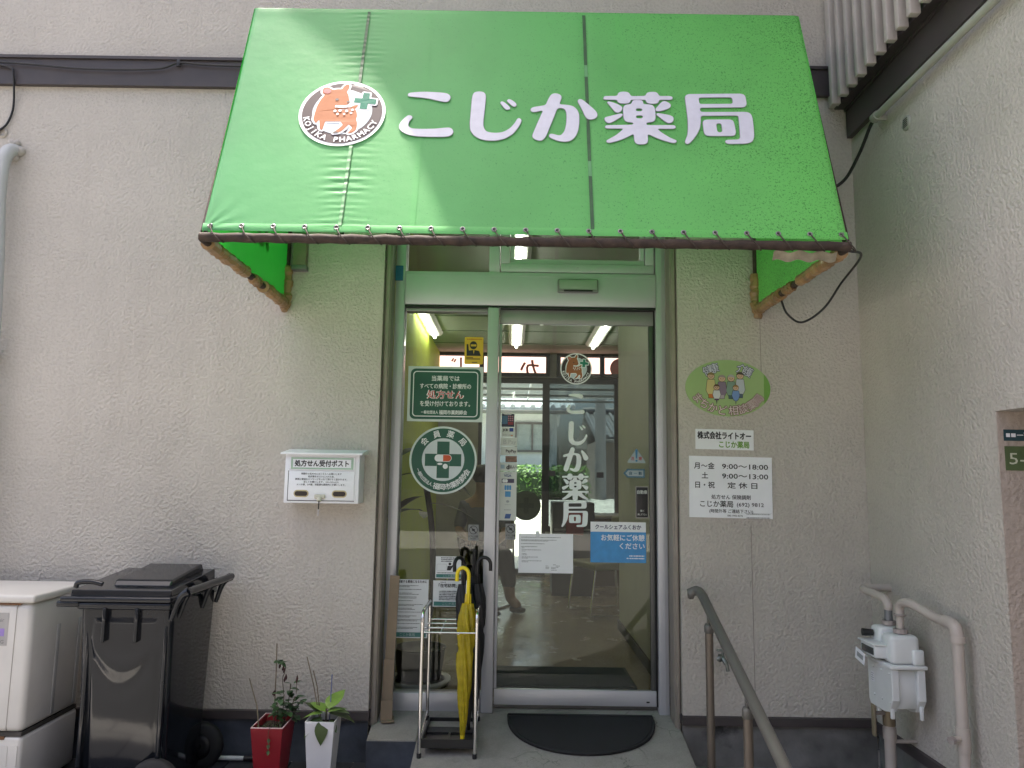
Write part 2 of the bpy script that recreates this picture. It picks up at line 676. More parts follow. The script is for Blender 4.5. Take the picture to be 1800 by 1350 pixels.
# lettering outlines (mm) and emblem (unit circle)
GLYPH={
 'ko':((-0.3773,0.6191),[
  "-91,109 -88,120 -61,125 -18,128 38,126 78,121 92,108 94,93 88,75 74,69 41,77 1,89 -42,95 -82,99 -89,102",
  "-75,-9 -65,-13 -62,-24 -73,-41 -78,-61 -74,-75 -59,-84 -14,-85 34,-83 75,-77 101,-74 114,-89 115,-105 103,-122 84,-126 21,-128 -34,-126 -69,-119 -99,-103 -113,-85 -115,-63 -107,-42 -92,-20 -82,-10",
 ]),
 'ji':((-0.0853,0.6154),[
  "-102,120 -96,134 -80,139 -60,138 -48,126 -46,104 -49,33 -53,-32 -52,-61 -42,-87 -21,-95 8,-96 36,-89 65,-65 84,-33 91,-14 99,-9 109,-18 108,-33 94,-67 72,-101 40,-127 5,-138 -33,-139 -65,-131 -91,-111 -106,-84 -109,-41 -107,23 -105,98",
  "16,76 23,85 35,79 53,59 61,46 57,38 45,35 36,44 24,63",
  "45,90 53,98 64,95 81,80 88,67 84,56 74,54 63,66 50,81",
 ]),
 'ka':((0.2058,0.6157),[
  "-55,129 -41,138 -22,135 -10,123 -10,108 -21,73 10,72 36,67 55,49 64,19 63,-33 57,-75 45,-109 25,-132 0,-138 -29,-133 -60,-117 -66,-108 -63,-96 -50,-94 -25,-104 -12,-100 1,-76 8,-42 11,1 10,31 3,48 -10,53 -29,51 -43,4 -63,-60 -79,-111 -92,-130 -106,-135 -127,-127 -136,-112 -133,-96 -111,-27 -89,38 -129,25 -142,30 -143,46 -130,55 -78,67 -68,100",
  "59,93 65,106 76,107 95,90 121,59 138,36 143,19 138,1 122,-9 102,-8 90,7 81,37 69,69",
 ]),
 'yaku':((0.5275,0.6203),[
  "-149,110 -146,121 -135,122 -88,123 -85,141 -72,149 -48,149 -35,141 -32,123 34,125 39,142 51,149 76,150 88,142 91,125 142,126 150,118 148,107 138,104 90,104 89,94 82,82 60,80 40,82 34,93 33,103 -34,102 -34,92 -41,81 -62,79 -82,81 -90,91 -90,101 -140,101 -149,103",
  "-30,76 -27,92 -20,100 13,101 21,92 19,77 53,76 64,67 69,50 68,1 63,-17 51,-25 27,-27 26,-43 142,-41 150,-48 148,-59 136,-62 69,-62 91,-87 121,-112 146,-125 147,-133 138,-141 121,-138 78,-121 28,-91 27,-133 19,-147 -2,-150 -21,-148 -29,-134 -30,-91 -70,-118 -107,-135 -135,-144 -146,-140 -147,-132 -139,-125 -106,-102 -81,-76 -71,-63 -145,-64 -150,-56 -146,-46 -30,-41 -27,-28 -51,-27 -64,-19 -68,-2 -68,47 -64,65 -52,74",
  "-14,53 15,53 14,36 -14,35",
  "-16,12 15,13 14,-5 -15,-5",
  "-136,85 -129,92 -114,87 -89,75 -72,62 -71,49 -78,33 -91,26 -102,29 -112,46 -126,70",
  "-150,-6 -144,1 -118,9 -83,22 -72,20 -71,12 -84,-2 -111,-23 -130,-35 -143,-29 -149,-16",
  "70,47 78,59 90,77 105,95 118,96 132,86 139,75 136,60 118,48 89,37 74,38",
  "70,20 78,27 99,23 133,14 144,5 144,-12 136,-27 121,-31 109,-23 87,1",
 ]),
 'kyoku':((0.8591,0.6186),[
  "-128,122 -122,134 -111,140 118,145 133,136 134,112 134,83 125,68 113,65 -71,61 -70,36 128,39 144,31 149,10 147,-50 143,-98 135,-123 121,-134 102,-139 27,-141 19,-133 20,-124 28,-119 75,-117 84,-108 86,-79 91,9 88,18 -71,15 -74,-25 -82,-60 -97,-91 -115,-119 -131,-139 -142,-145 -149,-138 -149,-128 -135,-92 -130,-55 -127,-12 -127,51",
  "-70,120 76,123 76,85 -70,82",
  "-65,-22 -59,-11 -48,-7 55,-5 66,-13 68,-37 69,-79 62,-95 49,-97 -51,-98 -62,-92 -65,-76",
  "-10,-28 14,-27 13,-78 -9,-78",
 ]),
}
LOGO={
 'body':"-0.534,0.695 -0.508,0.763 -0.417,0.782 -0.339,0.732 -0.288,0.693 -0.197,0.721 -0.08,0.72 -0.041,0.814 0.023,0.879 0.075,0.874 0.091,0.803 0.069,0.7 0.036,0.641 0.095,0.54 0.114,0.433 0.146,0.325 0.127,0.265 0.062,0.218 -0.041,0.203 -0.171,0.231 -0.177,0.155 -0.016,0.131 0.179,0.156 0.256,0.228 0.341,0.243 0.347,0.195 0.308,0.137 0.282,0.112 0.334,0.029 0.36,-0.096 0.347,-0.2 0.38,-0.308 0.386,-0.413 0.373,-0.535 0.295,-0.616 0.192,-0.643 0.282,-0.458 0.192,-0.371 0.062,-0.563 -0.028,-0.626 -0.145,-0.643 -0.106,-0.584 -0.028,-0.503 0.062,-0.387 -0.003,-0.28 -0.352,-0.284 -0.391,-0.553 -0.456,-0.512 -0.488,-0.273 -0.501,-0.24 -0.566,-0.346 -0.637,-0.226 -0.624,-0.017 -0.598,0.192 -0.534,0.397 -0.456,0.549 -0.521,0.589",
 'cross':"0.438,0.617 0.593,0.596 0.587,0.43 0.762,0.407 0.749,0.25 0.574,0.273 0.561,0.099 0.386,0.116 0.399,0.287 0.237,0.309 0.25,0.457 0.425,0.439",
 'hoof':"-0.152,-0.646 -0.106,-0.581 -0.016,-0.6 -0.048,-0.631",
}

# ================================================================== SETTING
def ground_mat():
    m, nt, b = mk('street_paving')
    vec = coords(nt)
    br = nd(nt, 'ShaderNodeTexBrick')
    br.inputs['Scale'].default_value = 1.0
    br.inputs['Brick Width'].default_value = .42
    br.inputs['Row Height'].default_value = .3
    br.inputs['Mortar Size'].default_value = .008
    br.inputs['Color1'].default_value = (.56, .54, .50, 1)
    br.inputs['Color2'].default_value = (.62, .60, .56, 1)
    br.inputs['Mortar'].default_value = (.2, .19, .18, 1)
    nt.links.new(vec, br.inputs['Vector'])
    c = mixc(nt, .35, br.outputs[0], ramp(nt, noise(nt, vec, 3, 5), [(.3, (.33, .32, .3)), (.7, (.55, .53, .5))]))
    nt.links.new(c, b.inputs['Base Color'])
    b.inputs['Roughness'].default_value = .8
    return m


g = MB()
g.add([(-300, -300, 0), (300, -300, 0), (300, 300, 0), (-300, 300, 0)], [(0, 1, 2, 3)])
struct(g.obj('ground', ground_mat()))
road = MB().box(-80, 80, -10.5, -1.35, -.05, .006).obj('road', mat('asphalt', (.145, .142, .133), .85, var=.2, vs_=20, bmp=.5, bs=150))
struct(road)

TILE = mat('dark_paving_tile', (.035, .038, .046), .6, var=.3, vs_=5, bmp=.3, bs=120)
pav = MB().box(-3.6, -.445, -.93, .0, -.03, .003).obj('pavement', mat('tile_joint', (.05, .05, .05), .9))
struct(pav)
for i in range(10):
    for j in range(3):
        x0 = -.452 - (i + 1) * .306
        y0 = -.012 - (j + 1) * .304
        MB().box(x0, x0 + .3, y0, y0 + .298, .001, .012 + random.uniform(0, .0015)).obj('tile', TILE, pav, .002)

ds = MB()
ds.prism([(.25, .225), (-.9, -.005), (-.9, -.06), (.25, -.06)], 0, -.44, .878)
step = ds.obj('doorstep', CONC, None, .006)
struct(step)
MB().prism([(.25, .2245), (-.112, .1525), (-.112, -.06), (.25, -.06)], 0, -.684, -.442).obj('side_slab', CONC, step, .006)
MB().box(-.683, -.442, -.118, -.1125, .0, .146).obj('riser_tile', PLINTH_L, step)
# apron kerb on the garden side, right of the step
struct(MB().box(.886, 1.86, -1.6, .0, -.04, .012).obj('drain_strip', CONCD))

# ------------------------------------------------------------------ the building
B = thing('pharmacy_building', 'beige stucco two storey pharmacy building with recessed glass entrance', 'building')
w = MB()
w.box(-8, -.70, 0, .3, .252, 6.2)
w.box(.885, 1.862, 0, .3, .252, 6.2)
w.box(-.70, .885, 0, .3, 2.96, 6.2)
front = w.obj('front_wall', STUCCO, B)
w = MB()
w.box(1.862, 2.35, -1.065, 0, .238, 3.9)
w.box(1.862, 2.35, -2.6, -1.065, 1.71, 3.9)
w.box(2.35, 2.6, -2.6, 0, 0, 1.75)
w.box(1.9, 2.6, -2.6, .3, 3.9, 6.2)
w.box(1.862, 2.35, -3.2, -2.6, .238, 6.2)
MB_wing = w.obj('wing_wall', STUCCO, B)
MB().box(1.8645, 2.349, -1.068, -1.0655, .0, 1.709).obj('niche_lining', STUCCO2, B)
# plinth and drip moulding
MB().box(-8, -.703, .012, .3, -.05, .207).obj('plinth', PLINTH_L, B)
p = MB()
p.box(.888, 1.865, .012, .3, -.05, .207)
p.box(1.874, 2.35, -1.063, .012, -.05, .2)
p.obj('plinth', CONCD, B)
t = MB()
t.prism([(.0, .252), (-.012, .247), (-.012, .207), (.02, .207), (.02, .252)], 0, -8, -.694)
t.obj('base_moulding', BROWN, B)
t = MB()
t.prism([(.0, .252), (-.012, .247), (-.012, .207), (.02, .207), (.02, .252)], 0, .879, 1.853)
t.obj('base_moulding', BROWN, B)
t = MB()
t.prism([(1.862, .238), (1.85, .233), (1.85, .19), (1.88, .19), (1.88, .238)], 1, -1.065, -.0125)
t.obj('base_moulding', BROWN, B)
for sx in (-.70, .885):
    d = .011 if sx < 0 else -.011
    MB().box(min(sx, sx + d), max(sx, sx + d), .0205, .1, .209, .2515).obj('base_moulding', BROWN, B)
# recess cheeks below the moulding
MB().box(-.72, -.701, .02, .3, 0, .208).obj('recess_cheek', CONC, B)
MB().box(.886, .91, .02, .3, 0, .208).obj('recess_cheek', CONC, B)
# fascia bands
f = MB()
f.box(-8, 1.742, -.03, -.001, 3.555, 3.705)
f.box(-8, 1.742, -.042, -.001, 3.7055, 3.722)
f.obj('fascia_band', BROWN, B)
f = MB()
f.prism([(1.861, 3.47), (1.832, 3.47), (1.832, 3.315), (1.861, 3.315)], 1, -3.2, -.012)
f.prism([(1.861, 3.486), (1.822, 3.486), (1.822, 3.4705), (1.861, 3.4705)], 1, -3.2, -.012)
f.obj('fascia_band', BROWN, B)
# projecting upper corridor with a screen of upright fins
CREAM = mat('cream_metal', (.50, .455, .425), .5, var=.1, vs_=5)
MB().box(1.755, 1.89, -3.2, -.002, 3.515, 3.9).obj('corridor_edge', mat('edge_grey', (.16, .15, .13), .8, var=.3, bmp=.4), B)
MB().box(1.772, 1.83, -3.2, -.004, 3.487, 3.514).obj('drip_strip', BROWN, B)
scr = MB().rbox(1.738, 1.772, -.075, -.004, 3.49, 5.4, .004).obj('louver_screen', CREAM, B)
for k in range(22):
    y = -.10 - k * .098
    MB().rbox(1.705, 1.752, y - .034, y, 3.455, 5.3, .003).obj('fin', CREAM, scr)
MB().rbox(1.712, 1.742, -3.1, -.03, 5.2, 5.26, .003).obj('rail', CREAM, scr)
MB().rbox(1.690, 1.757, -1.52, -1.02, 3.47, 3.60, .006).obj('bracket', CREAM, scr)
# unseen roof slab, eave outline shaped to throw shade on awning and wing
MB().prism([(-9, 3.5), (-9, -.30), (-1.55, -.365), (-1.13, -.45), (-1.03, -.49), (-.88, -.61), (-.1, -1.35), (.45, -2.5), (4, -2.5), (4, 3.5)], 2, 6.2, 6.4).obj('roof', mat('shade_roof', (.2, .19, .18), .7), B)
# vertical expansion joints in the render
for x, z0, z1 in ((1.325, 2.0, 2.35), (1.25, .3, 1.2)):
    MB().box(x, x + .003, -.0015, .002, z0, z1).obj('expansion_joint', mat('joint', (.30, .27, .24), .9), B)

# ------------------------------------------------------------------ entrance joinery
j = MB()
j.rbox(-.699, -.662, .035, .15, .17, 2.955, .003)
j.rbox(-.690, -.668, .022, .036, .17, 2.955, .003)
j.obj('jamb_lining', BRONZE, B)
j = MB()
j.rbox(.853, .884, .035, .15, .17, 2.955, .003)
j.rbox(.860, .878, .022, .036, .17, 2.955, .003)
j.obj('jamb_lining', BRONZE, B)
F = MB()
F.rbox(-.661, -.606, .15, .25, .205, 2.955, .003)
F.obj('frame_post', ALU, B)
F = MB().rbox(.797, .852, .15, .25, .205, 2.955, .003)
F.box(.828, .831, .147, .152, .21, 2.95)
F.obj('frame_post', ALU, B)
MB().rbox(-.139, -.078, .145, .245, .205, 2.378, .003).obj('mullion', ALU, B)
MB().rbox(-.139, -.078, .16, .245, 2.571, 2.955, .003).obj('mullion', ALU, B)
hd = MB()
hd.rbox(-.605, .796, .14, .26, 2.379, 2.57, .004)
hd.box(-.605, .796, .138, .1405, 2.545, 2.549)
hdr = hd.obj('header_beam', ALU, B)
MB().box(-.604, .795, .145, .2, 2.367, 2.3785).obj('shadow_gap', BLACKP, hdr)
MB().rbox(-.605, .796, .16, .25, 2.9, 2.955, .003).obj('head_rail', ALU, B)
MB().rbox(-.605, -.14, .16, .235, .205, .297, .003).obj('sill_rail', ALU, B)
MB().rbox(-.60, -.141, .165, .23, 2.345, 2.366, .002).obj('top_rail', ALUD, B)
MB().box(-.605, -.14, .198, .204, .297, 2.345).obj('window_pane', GLASS, B)
MB().box(-.605, -.14, .198, .204, 2.571, 2.9).obj('transom_pane', GLASS, B)
# opening transom light on the right
tr = MB()
for (a, b_, c_, d_) in ((-.072, .79, 2.575, 2.625), (-.072, .79, 2.86, 2.9), (-.072, -.022, 2.6255, 2.8595), (.74, .79, 2.6255, 2.8595)):
    tr.rbox(a, b_, .15, .2, c_, d_, .003)
for (a, b_, c_, d_) in ((-.02, .738, 2.627, 2.655), (-.02, .005, 2.6555, 2.858), (.713, .738, 2.6555, 2.858)):
    tr.rbox(a, b_, .165, .195, c_, d_, .002)
trf = tr.obj('transom_frame', ALU, B)
MB().box(.005, .713, .178, .183, 2.655, 2.858).obj('pane', GLASS, trf)
for x in (-.02, .36, .72):
    MB().lathe([(0, -.002), (.005, -.002), (.005, .001)], 10, Matrix.Translation((x, .149, 2.6)) @ Matrix.Rotation(pi / 2, 4, 'X')).obj('screw', BLACKP, trf)
# sliding door
door = MB().rbox(-.073, .79, .185, .215, .236, .315, .003).obj('sliding_door', ALU, B)
MB().rbox(-.073, .79, .187, .213, 2.285, 2.366, .003).obj('top_rail', ALUD, door)
MB().rbox(.762, .789, .188, .212, .316, 2.284, .003).obj('stile', mat('stile_dark', (.13, .13, .125), .4, .5), door)
MB().rbox(-.076, -.060, .188, .212, .316, 2.284, .003).obj('stile', ALU, door)
MB().box(-.06, .762, .196, .203, .316, 2.284).obj('pane', GLASS, door)
MB().rbox(.735, .752, .182, .186, .255, .263, .002).obj('lock_plate', BLACKP, door)
MB().box(-.1, .795, .19, .212, .222, .235).obj('floor_track', mat('track', (.12, .12, .12), .4, .8), B)
MB().box(.79, .797, .18, .22, .236, 2.37).obj('seal', BLACKR, B)
# motion sensor on the header
sn = MB().rbox(.247, .473, .112, .139, 2.453, 2.53, .008, 3).obj('door_sensor', mat('sensor_grey', (.20, .22, .20), .4), B)
MB().rbox(.255, .465, .108, .1125, 2.468, 2.524, .004).obj('cover', mat('sensor_cover', (.27, .36, .27), .3), sn)
MB().rbox(.28, .44, .104, .1115, 2.456, 2.4665, .002).obj('lens', BLACKP, sn)
# blue masking tape at the head of the left jamb
MB().box(-.664, -.62, .142, .149, 2.515, 2.60).obj('masking_tape', mat('blue_tape', (.02, .13, .25), .6), B)
# junction box under the awning
jb = MB().rbox(-1.185, -1.115, -.05, -.001, 2.53, 2.72, .004).obj('junction_box', mat('box_beige', (.25, .21, .15), .6, var=.2), B)
MB().rbox(-1.19, -1.11, -.055, -.001, 2.515, 2.54, .003).obj('base', mat('box_grey', (.18, .18, .18), .5), jb)

# ------------------------------------------------------------------ interior
IWALL = mat('interior_wall', (.50, .49, .44), .8, var=.05)
LIME = mat('lime_wall', (.36, .42, .035), .75, var=.08)
CEIL = mat('ceiling_board', (.42, .42, .38), .85, var=.05)
fm, nt, bb = mk('vinyl_floor')
vec = coords(nt)
spk = ramp(nt, noise(nt, vec, 120, 2), [(.4, (.20, .165, .12)), (.62, (.34, .29, .22))])
cl = mixc(nt, .5, spk, ramp(nt, noise(nt, vec, 2, 4), [(.3, (.22, .18, .13)), (.7, (.34, .28, .21))]))
nt.links.new(cl, bb.inputs['Base Color'])
nt.links.new(ramp(nt, noise(nt, vec, 5, 3), [(.3, (.12,) * 3), (.7, (.3,) * 3)]), bb.inputs['Roughness'])
MB().box(-2.6, 2.6, .262, 5.7, .1, .2215).obj('interior_floor', fm, B)
MB().box(-2.6, 2.6, .3, 5.7, 3.0, 3.08).obj('ceiling', CEIL, B)
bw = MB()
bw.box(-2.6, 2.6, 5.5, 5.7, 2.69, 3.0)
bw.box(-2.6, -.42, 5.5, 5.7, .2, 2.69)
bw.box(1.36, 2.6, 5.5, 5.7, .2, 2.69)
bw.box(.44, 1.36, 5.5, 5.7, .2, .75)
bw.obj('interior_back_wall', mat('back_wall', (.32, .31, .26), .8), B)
RFR = mat('rear_frame', (.05, .048, .045), .45)
for (x0, x1, z0) in ((-.42, .44, .2215), (.44, 1.36, .75)):
    rf_ = MB()
    rf_.box(x0, x1, 5.52, 5.57, 2.62, 2.69)
    rf_.box(x0, x1, 5.52, 5.57, z0, z0 + .07)
    rf_.box(x0, x0 + .045, 5.52, 5.57, z0 + .0705, 2.6195)
    rf_.box(x1 - .045, x1, 5.52, 5.57, z0 + .0705, 2.6195)
    rw = rf_.obj('rear_door' if x1 < 1 else 'rear_window', RFR, B)
    MB().box(x0 + .045, x1 - .045, 5.54, 5.546, z0 + .07, 2.62).obj('pane', GLASS if x1 < 1 else glass('rear_tinted_glass', 1.5, (.45, .5, .5)), rw)
MB().box(-.99, -.93, .301, 5.499, .2216, 2.999).obj('partition', LIME, B)
MB().box(-2.6, -2.5, .301, 5.5, .22, 3.0).obj('interior_side_wall', LIME, B)
MB().box(.90, .96, .301, 2.3, .22, 3.0).obj('partition', IWALL, B)
MB().box(2.5, 2.6, .301, 5.5, .22, 3.0).obj('interior_side_wall', IWALL, B)
MB().box(.885, .9, .301, 2.302, .222, .29).obj('skirting', mat('skirting', (.05, .045, .04), .5), B)
for k in range(6):
    MB().box(-2.4, 2.4, 1.0 + k * .75, 1.012 + k * .75, 2.994, 2.9995).obj('ceiling_joint', mat('ceil_joint', (.2, .2, .18), .9), B)
PINK = emis('pink_film_glow', (.95, .55, .48), .85)  # film glows by emission in place of daylight from behind
PFR = mat('window_bronze', (.06, .055, .05), .5)
PTXT = mat('film_print', (.30, .10, .08), .6)
for k, (x0, x1) in enumerate(((-.95, -.42), (-.36, .43), (.62, 1.12), (1.18, 1.84))):
    wf = MB()
    wf.box(x0 - .05, x1 + .05, 5.44, 5.49, 2.70, 2.745)
    wf.box(x0 - .05, x1 + .05, 5.44, 5.49, 2.955, 2.995)
    wf.box(x0 - .05, x0, 5.44, 5.49, 2.7455, 2.9545)
    wf.box(x1, x1 + .05, 5.44, 5.49, 2.7455, 2.9545)
    wo = wf.obj('rear_window', PFR, B)
    MB().box(x0, x1, 5.47, 5.488, 2.746, 2.954).obj('pane', PINK, wo)
    if k == 1:
        Flat().text('か', .22, 2.80, .26, bold=.02, mx=-1).on(plane_y(5.466), 'lettering', PTXT, wo)
    if k == 2:
        Flat().text('こ', .87, 2.84, .22, bold=.02, mx=-1).on(plane_y(5.466), 'lettering', PTXT, wo)
    if k == 3:
        Flat().ell(1.38, 2.82, .13, .13).on(plane_y(5.466), 'emblem', PTXT, wo)
    if k == 0:
        Flat().text('じ', -.72, 2.84, .22, bold=.02, mx=-1).on(plane_y(5.466), 'lettering', PTXT, wo)

TUBE = emis('fluorescent', (1, .97, .88), 7.0)
lamps = [(-.86, 3.55, 'fluorescent ceiling light nearest the lime green wall on the left'),
         (.035, 1.0, 'fluorescent ceiling light seen through the transom window over the door'),
         (.045, 4.1, 'fluorescent ceiling light straight down behind the middle of the door'),
         (.95, 4.1, 'fluorescent ceiling light angled at the upper right of the door glass')]
for x, y, lb in lamps:
    L = thing('ceiling_light', lb, 'ceiling light', (x, y, 3.0), 'fluorescent lights on the pharmacy ceiling')
    MB().prism([(-.09, -.001), (-.06, -.035), (.06, -.035), (.09, -.001)], 1, -.62, .62).obj('housing', mat('lamp_housing', (.6, .6, .57), .5), L)
    MB().tube([(0, -.6, -.052), (0, .6, -.052)], .016, 10).obj('tube', TUBE, L)

WOOD = mat('counter_wood', (.13, .085, .05), .5, var=.2, vs_=3)
ct = thing('reception_counter', 'brown reception counter at the back of the pharmacy', 'counter', (.6, 4.6, .2215))
MB().rbox(.25, 1.7, 0, .5, 0, .75, .01).obj('body', WOOD, ct)
MB().rbox(.2, 1.75, -.05, .52, .751, .79, .008).obj('top', mat('counter_top', (.35, .33, .28), .35), ct)
cb = thing('display_cabinet', 'low dark cabinet with a red carton standing behind the blue poster', 'cabinet', (.66, 4.1, .2215))
MB().rbox(-.22, .22, -.2, .2, 0, .95, .01).obj('body', mat('cabinet_dark', (.035, .04, .04), .4), cb)
for k in range(2):
    MB().box(-.2, .2, -.215, -.2005, .3 + k * .36, .32 + k * .36).obj('shelf', ALUD, cb)
MB().rbox(-.08, .1, -.26, -.216, .62, .85, .01).obj('carton', mat('red_carton', (.28, .025, .02), .5), cb)


def waiting_chair(x, y, rz, lb):
    c = thing('waiting_chair', lb, 'chair', (x, y, .2215), 'waiting room chairs')
    c.rotation_euler = (0, 0, rz)
    olive = mat('olive_vinyl', (.16, .16, .07), .45)
    MB().rbox(-.24, .24, -.22, .22, .40, .46, .02, 3).obj('seat', olive, c)
    MB().rbox(-.23, .23, .2, .25, .52, .85, .02, 3).obj('backrest', olive, c)
    for s in (-1, 1):
        MB().tube(smooth_path([(s * .22, .23, .8), (s * .22, .24, .4), (s * .22, .26, .04), (s * .22, .2, .012), (s * .22, -.2, .012), (s * .22, -.24, .05), (s * .22, -.2, .4)], 4), .011, 8).obj('leg', CHROME, c)
    return c


waiting_chair(.86, 3.0, -1.2, 'olive waiting chair with bent steel legs behind the blue poster')
waiting_chair(-.27, 3.22, -.5, 'waiting chair under the seated person')

# door mat inside, potted plant inside
im = thing('entrance_mat', 'dark green ribbed mat on the floor inside the sliding door', 'mat', (.33, .78, .2215))
MB().rbox(-.42, .42, -.23, .23, 0, .012, .004).obj('base', mat('mat_green', (.012, .022, .018), .95), im)
for k in range(26):
    MB().box(-.4, .4, -.21 + k * .0165, -.204 + k * .0165, .012, .016).obj('rib', mat('mat_rib', (.02, .04, .032), .95), im)
pt = thing('indoor_plant', 'dark leafed potted plant standing inside behind the left window pane', 'plant', (-.52, .62, .2215))
MB().lathe([(0, .0), (.17, 0), (.185, .02), (.185, .035), (.15, .03)], 28).obj('saucer', mat('saucer', (.6, .6, .58), .5), pt)
MB().lathe([(0, .031), (.125, .031), (.15, .2), (.155, .21), (.14, .21), (.135, .19), (0, .19)], 28).obj('pot', mat('pot_dark', (.02, .022, .026), .5), pt)
MB().tube(smooth_path([(.02, 0, .18), (.06, .02, .5), (.05, .0, .9), (-.02, 0, 1.3)], 5), [.018] * 16, 8).obj('trunk', mat('bark_dark', (.03, .025, .02), .8), pt)


def leaf_mesh(l, w, curl=.25, n=6):
    b = MB()
    vs, fs = [], []
    for i in range(n + 1):
        t = i / n
        ww = w * sin(pi * min(1, t ** .75)) * .5 + .0001
        z = -curl * l * t * t
        vs += [(-ww, l * t, z + .12 * ww), (0, l * t, z), (ww, l * t, z + .12 * ww)]
    for i in range(n):
        a = i * 3
        fs += [(a, a + 1, a + 4, a + 3), (a + 1, a + 2, a + 5, a + 4)]
    b.add(vs, fs, True)
    return b


LEAFD = mat('leaf_dark', (.012, .022, .012), .45, var=.3)
for k in range(11):
    a = k * 2.4
    o = leaf_mesh(.34, .09, .5).obj('leaf', LEAFD, pt)
    o.location = (.0, 0, .95 + .045 * k)
    o.rotation_euler = (radians(25 - 9 * (k % 4)), 0, a)

# ------------------------------------------------------------------ behind the pharmacy (seen through its rear doors)
HW = mat('house_white', (.80, .81, .82), .7, var=.04)
TILEROOF = mat('kawara', (.50, .53, .57), .3, var=.15, vs_=4)
TILED = mat('kawara_dark', (.11, .115, .12), .4, var=.2)


def house(name, label, x0, x1, y, depth, eave, ridge, wallm, roofm, over=.5, step_=.27):
    h = thing(name, label, 'house', ((x0 + x1) / 2, y, 0))
    h.rotation_euler = (0, 0, pi)
    hw = (x1 - x0) / 2
    MB().box(-hw, hw, -depth, 0, 0, eave).obj('wall', wallm, h)
    rf = MB().prism([(over, eave - .02), (-depth / 2, ridge), (-depth - over, eave - .02), (-depth - over, eave - .12), (-depth / 2, ridge - .1), (over, eave - .12)], 0, -hw - .4, hw + .4).obj('roof', roofm, h)
    n = int((2 * hw + .8) / step_)
    for i in range(n + 1):
        x = -hw - .4 + i * step_
        MB().tube([(x, over + .02, eave - .015), (x, -depth / 2, ridge + .01)], .075, 6).obj('tile_row', roofm, rf)
    MB().tube([(-hw - .45, -depth / 2, ridge + .08), (hw + .45, -depth / 2, ridge + .08)], .14, 8).obj('ridge', roofm, rf)
    MB().rbox(-hw - .4, hw + .4, over - .02, over + .1, eave - .2, eave - .1, .02).obj('gutter', mat('gutter', (.2, .19, .18), .5), h)
    return h


nh = house('neighbour_house', 'white house with pale tiled roof seen through the rear glass doors', -7.0, 1.25, 16.4, 5.0, 3.3, 4.25, HW, TILEROOF)
for (x, z0, z1, ww) in ((-3.45, 2.15, 2.85, .42), (.5, 1.3, 2.5, .8)):
    wv = MB()
    for a, b_, c_, d_ in ((-ww, ww, z0 - .06, z0), (-ww, ww, z1, z1 + .06), (-ww - .06, -ww, z0 - .06, z1 + .06), (ww, ww + .06, z0 - .06, z1 + .06), (-.025, .025, z0, z1)):
        wv.box(x + a, x + b_, .001, .07, c_, d_)
    wo = wv.obj('window', mat('window_frame_grey', (.16, .14, .14), .5), nh)
    MB().box(x - ww, x + ww, .002, .03, z0, z1).obj('pane', mat('house_pane', (.38, .42, .42), .15), wo)
cp = thing('carport', 'flat grey canopy on posts outside the rear glass doors', 'carport', (1.0, 7.75, 0))
CPM = mat('carport_sheet', (.42, .44, .45), .4, var=.1)
for k in range(12):
    MB().rbox(-4.3 + k * .72, -4.3 + k * .72 + .70, -1.9, 1.9, 2.86, 2.875, .003).obj('panel', vinyl('carport_sheet_clear', (.45, .47, .48), .5) if k == 0 else MATS['carport_sheet_clear'], cp)
for k in range(13):
    MB().box(-4.315 + k * .72, -4.295 + k * .72, -1.9, 1.9, 2.83, 2.858).obj('purlin', ALU, cp)
for k in range(5):
    MB().box(-4.3, 4.35, -1.9 + k * .94, -1.86 + k * .94, 2.79, 2.828).obj('beam', ALUD, cp)
for x in (-4.2, 4.25):
    for y in (-1.7, 1.7):
        MB().rbox(x - .04, x + .04, y - .04, y + .04, 0, 2.79, .006).obj('post', ALUD, cp)
house('far_house', 'low brown house far behind the rear window on the right', 3.0, 8.5, 19.5, 6.0, 2.7, 3.7, mat('house_brown', (.22, .19, .165), .7), TILED)


def leaf_cloud(name, fn, n, size, m, parent, seed=3):
    rd = random.Random(seed)
    b = MB()
    for _ in range(n):
        c = Vector(fn(rd))
        a = Vector((rd.uniform(-1, 1), rd.uniform(-1, 1), rd.uniform(-1, 1))).normalized() * size * rd.uniform(.6, 1.2)
        d = a.orthogonal().normalized() * size * .35
        b.add([c - a, c + d, c + a, c - d], [(0, 1, 2, 3)])
    return b.obj(name, m, parent)


struct(MB().prism([(8.8, -.03), (14.7, .86), (16.3, .86), (16.3, -.03)], 0, -9, 9).obj('paved_bank', bpy.data.materials['street_paving']))
hg = thing('hedge', 'clipped green hedge outside beyond the rear glass doors', 'hedge', (-1.3, 15.2, 0))
MB().rbox(-4.2, 3.2, -.3, .3, .87, 1.55, .1, 2).obj('inner_mass', mat('hedge_core', (.02, .045, .012), .9), hg)
leaf_cloud('foliage', lambda r: (r.uniform(-4.3, 3.3), r.uniform(-.42, .42), r.uniform(.88, 1.72)), 6000, .07, mat('hedge_leaf', (.10, .22, .03), .5, var=.4, vs_=3), hg)
pl = thing('utility_pole', 'grey concrete utility pole outside the rear window', 'utility pole', (2.35, 15.6, 0))
MB().tube([(0, 0, -.1), (0, 0, 9)], [.16, .1], 12).obj('pole', mat('pole_grey', (.3, .3, .3), .8), pl)
MB().box(-.8, .8, -.05, .05, 7.4, 7.5).obj('crossarm', ALUD, pl)
for k, x in enumerate((-.7, 0, .7)):
    MB().tube([(-40, k * .05 - .1, 7.2 + k * .1)] + [(-40 + 80 * i / 10, k * .05 - .1, 7.55 - .5 * sin(pi * i / 10)) for i in range(1, 11)], .012, 5).obj('wire', BLACKP, pl)

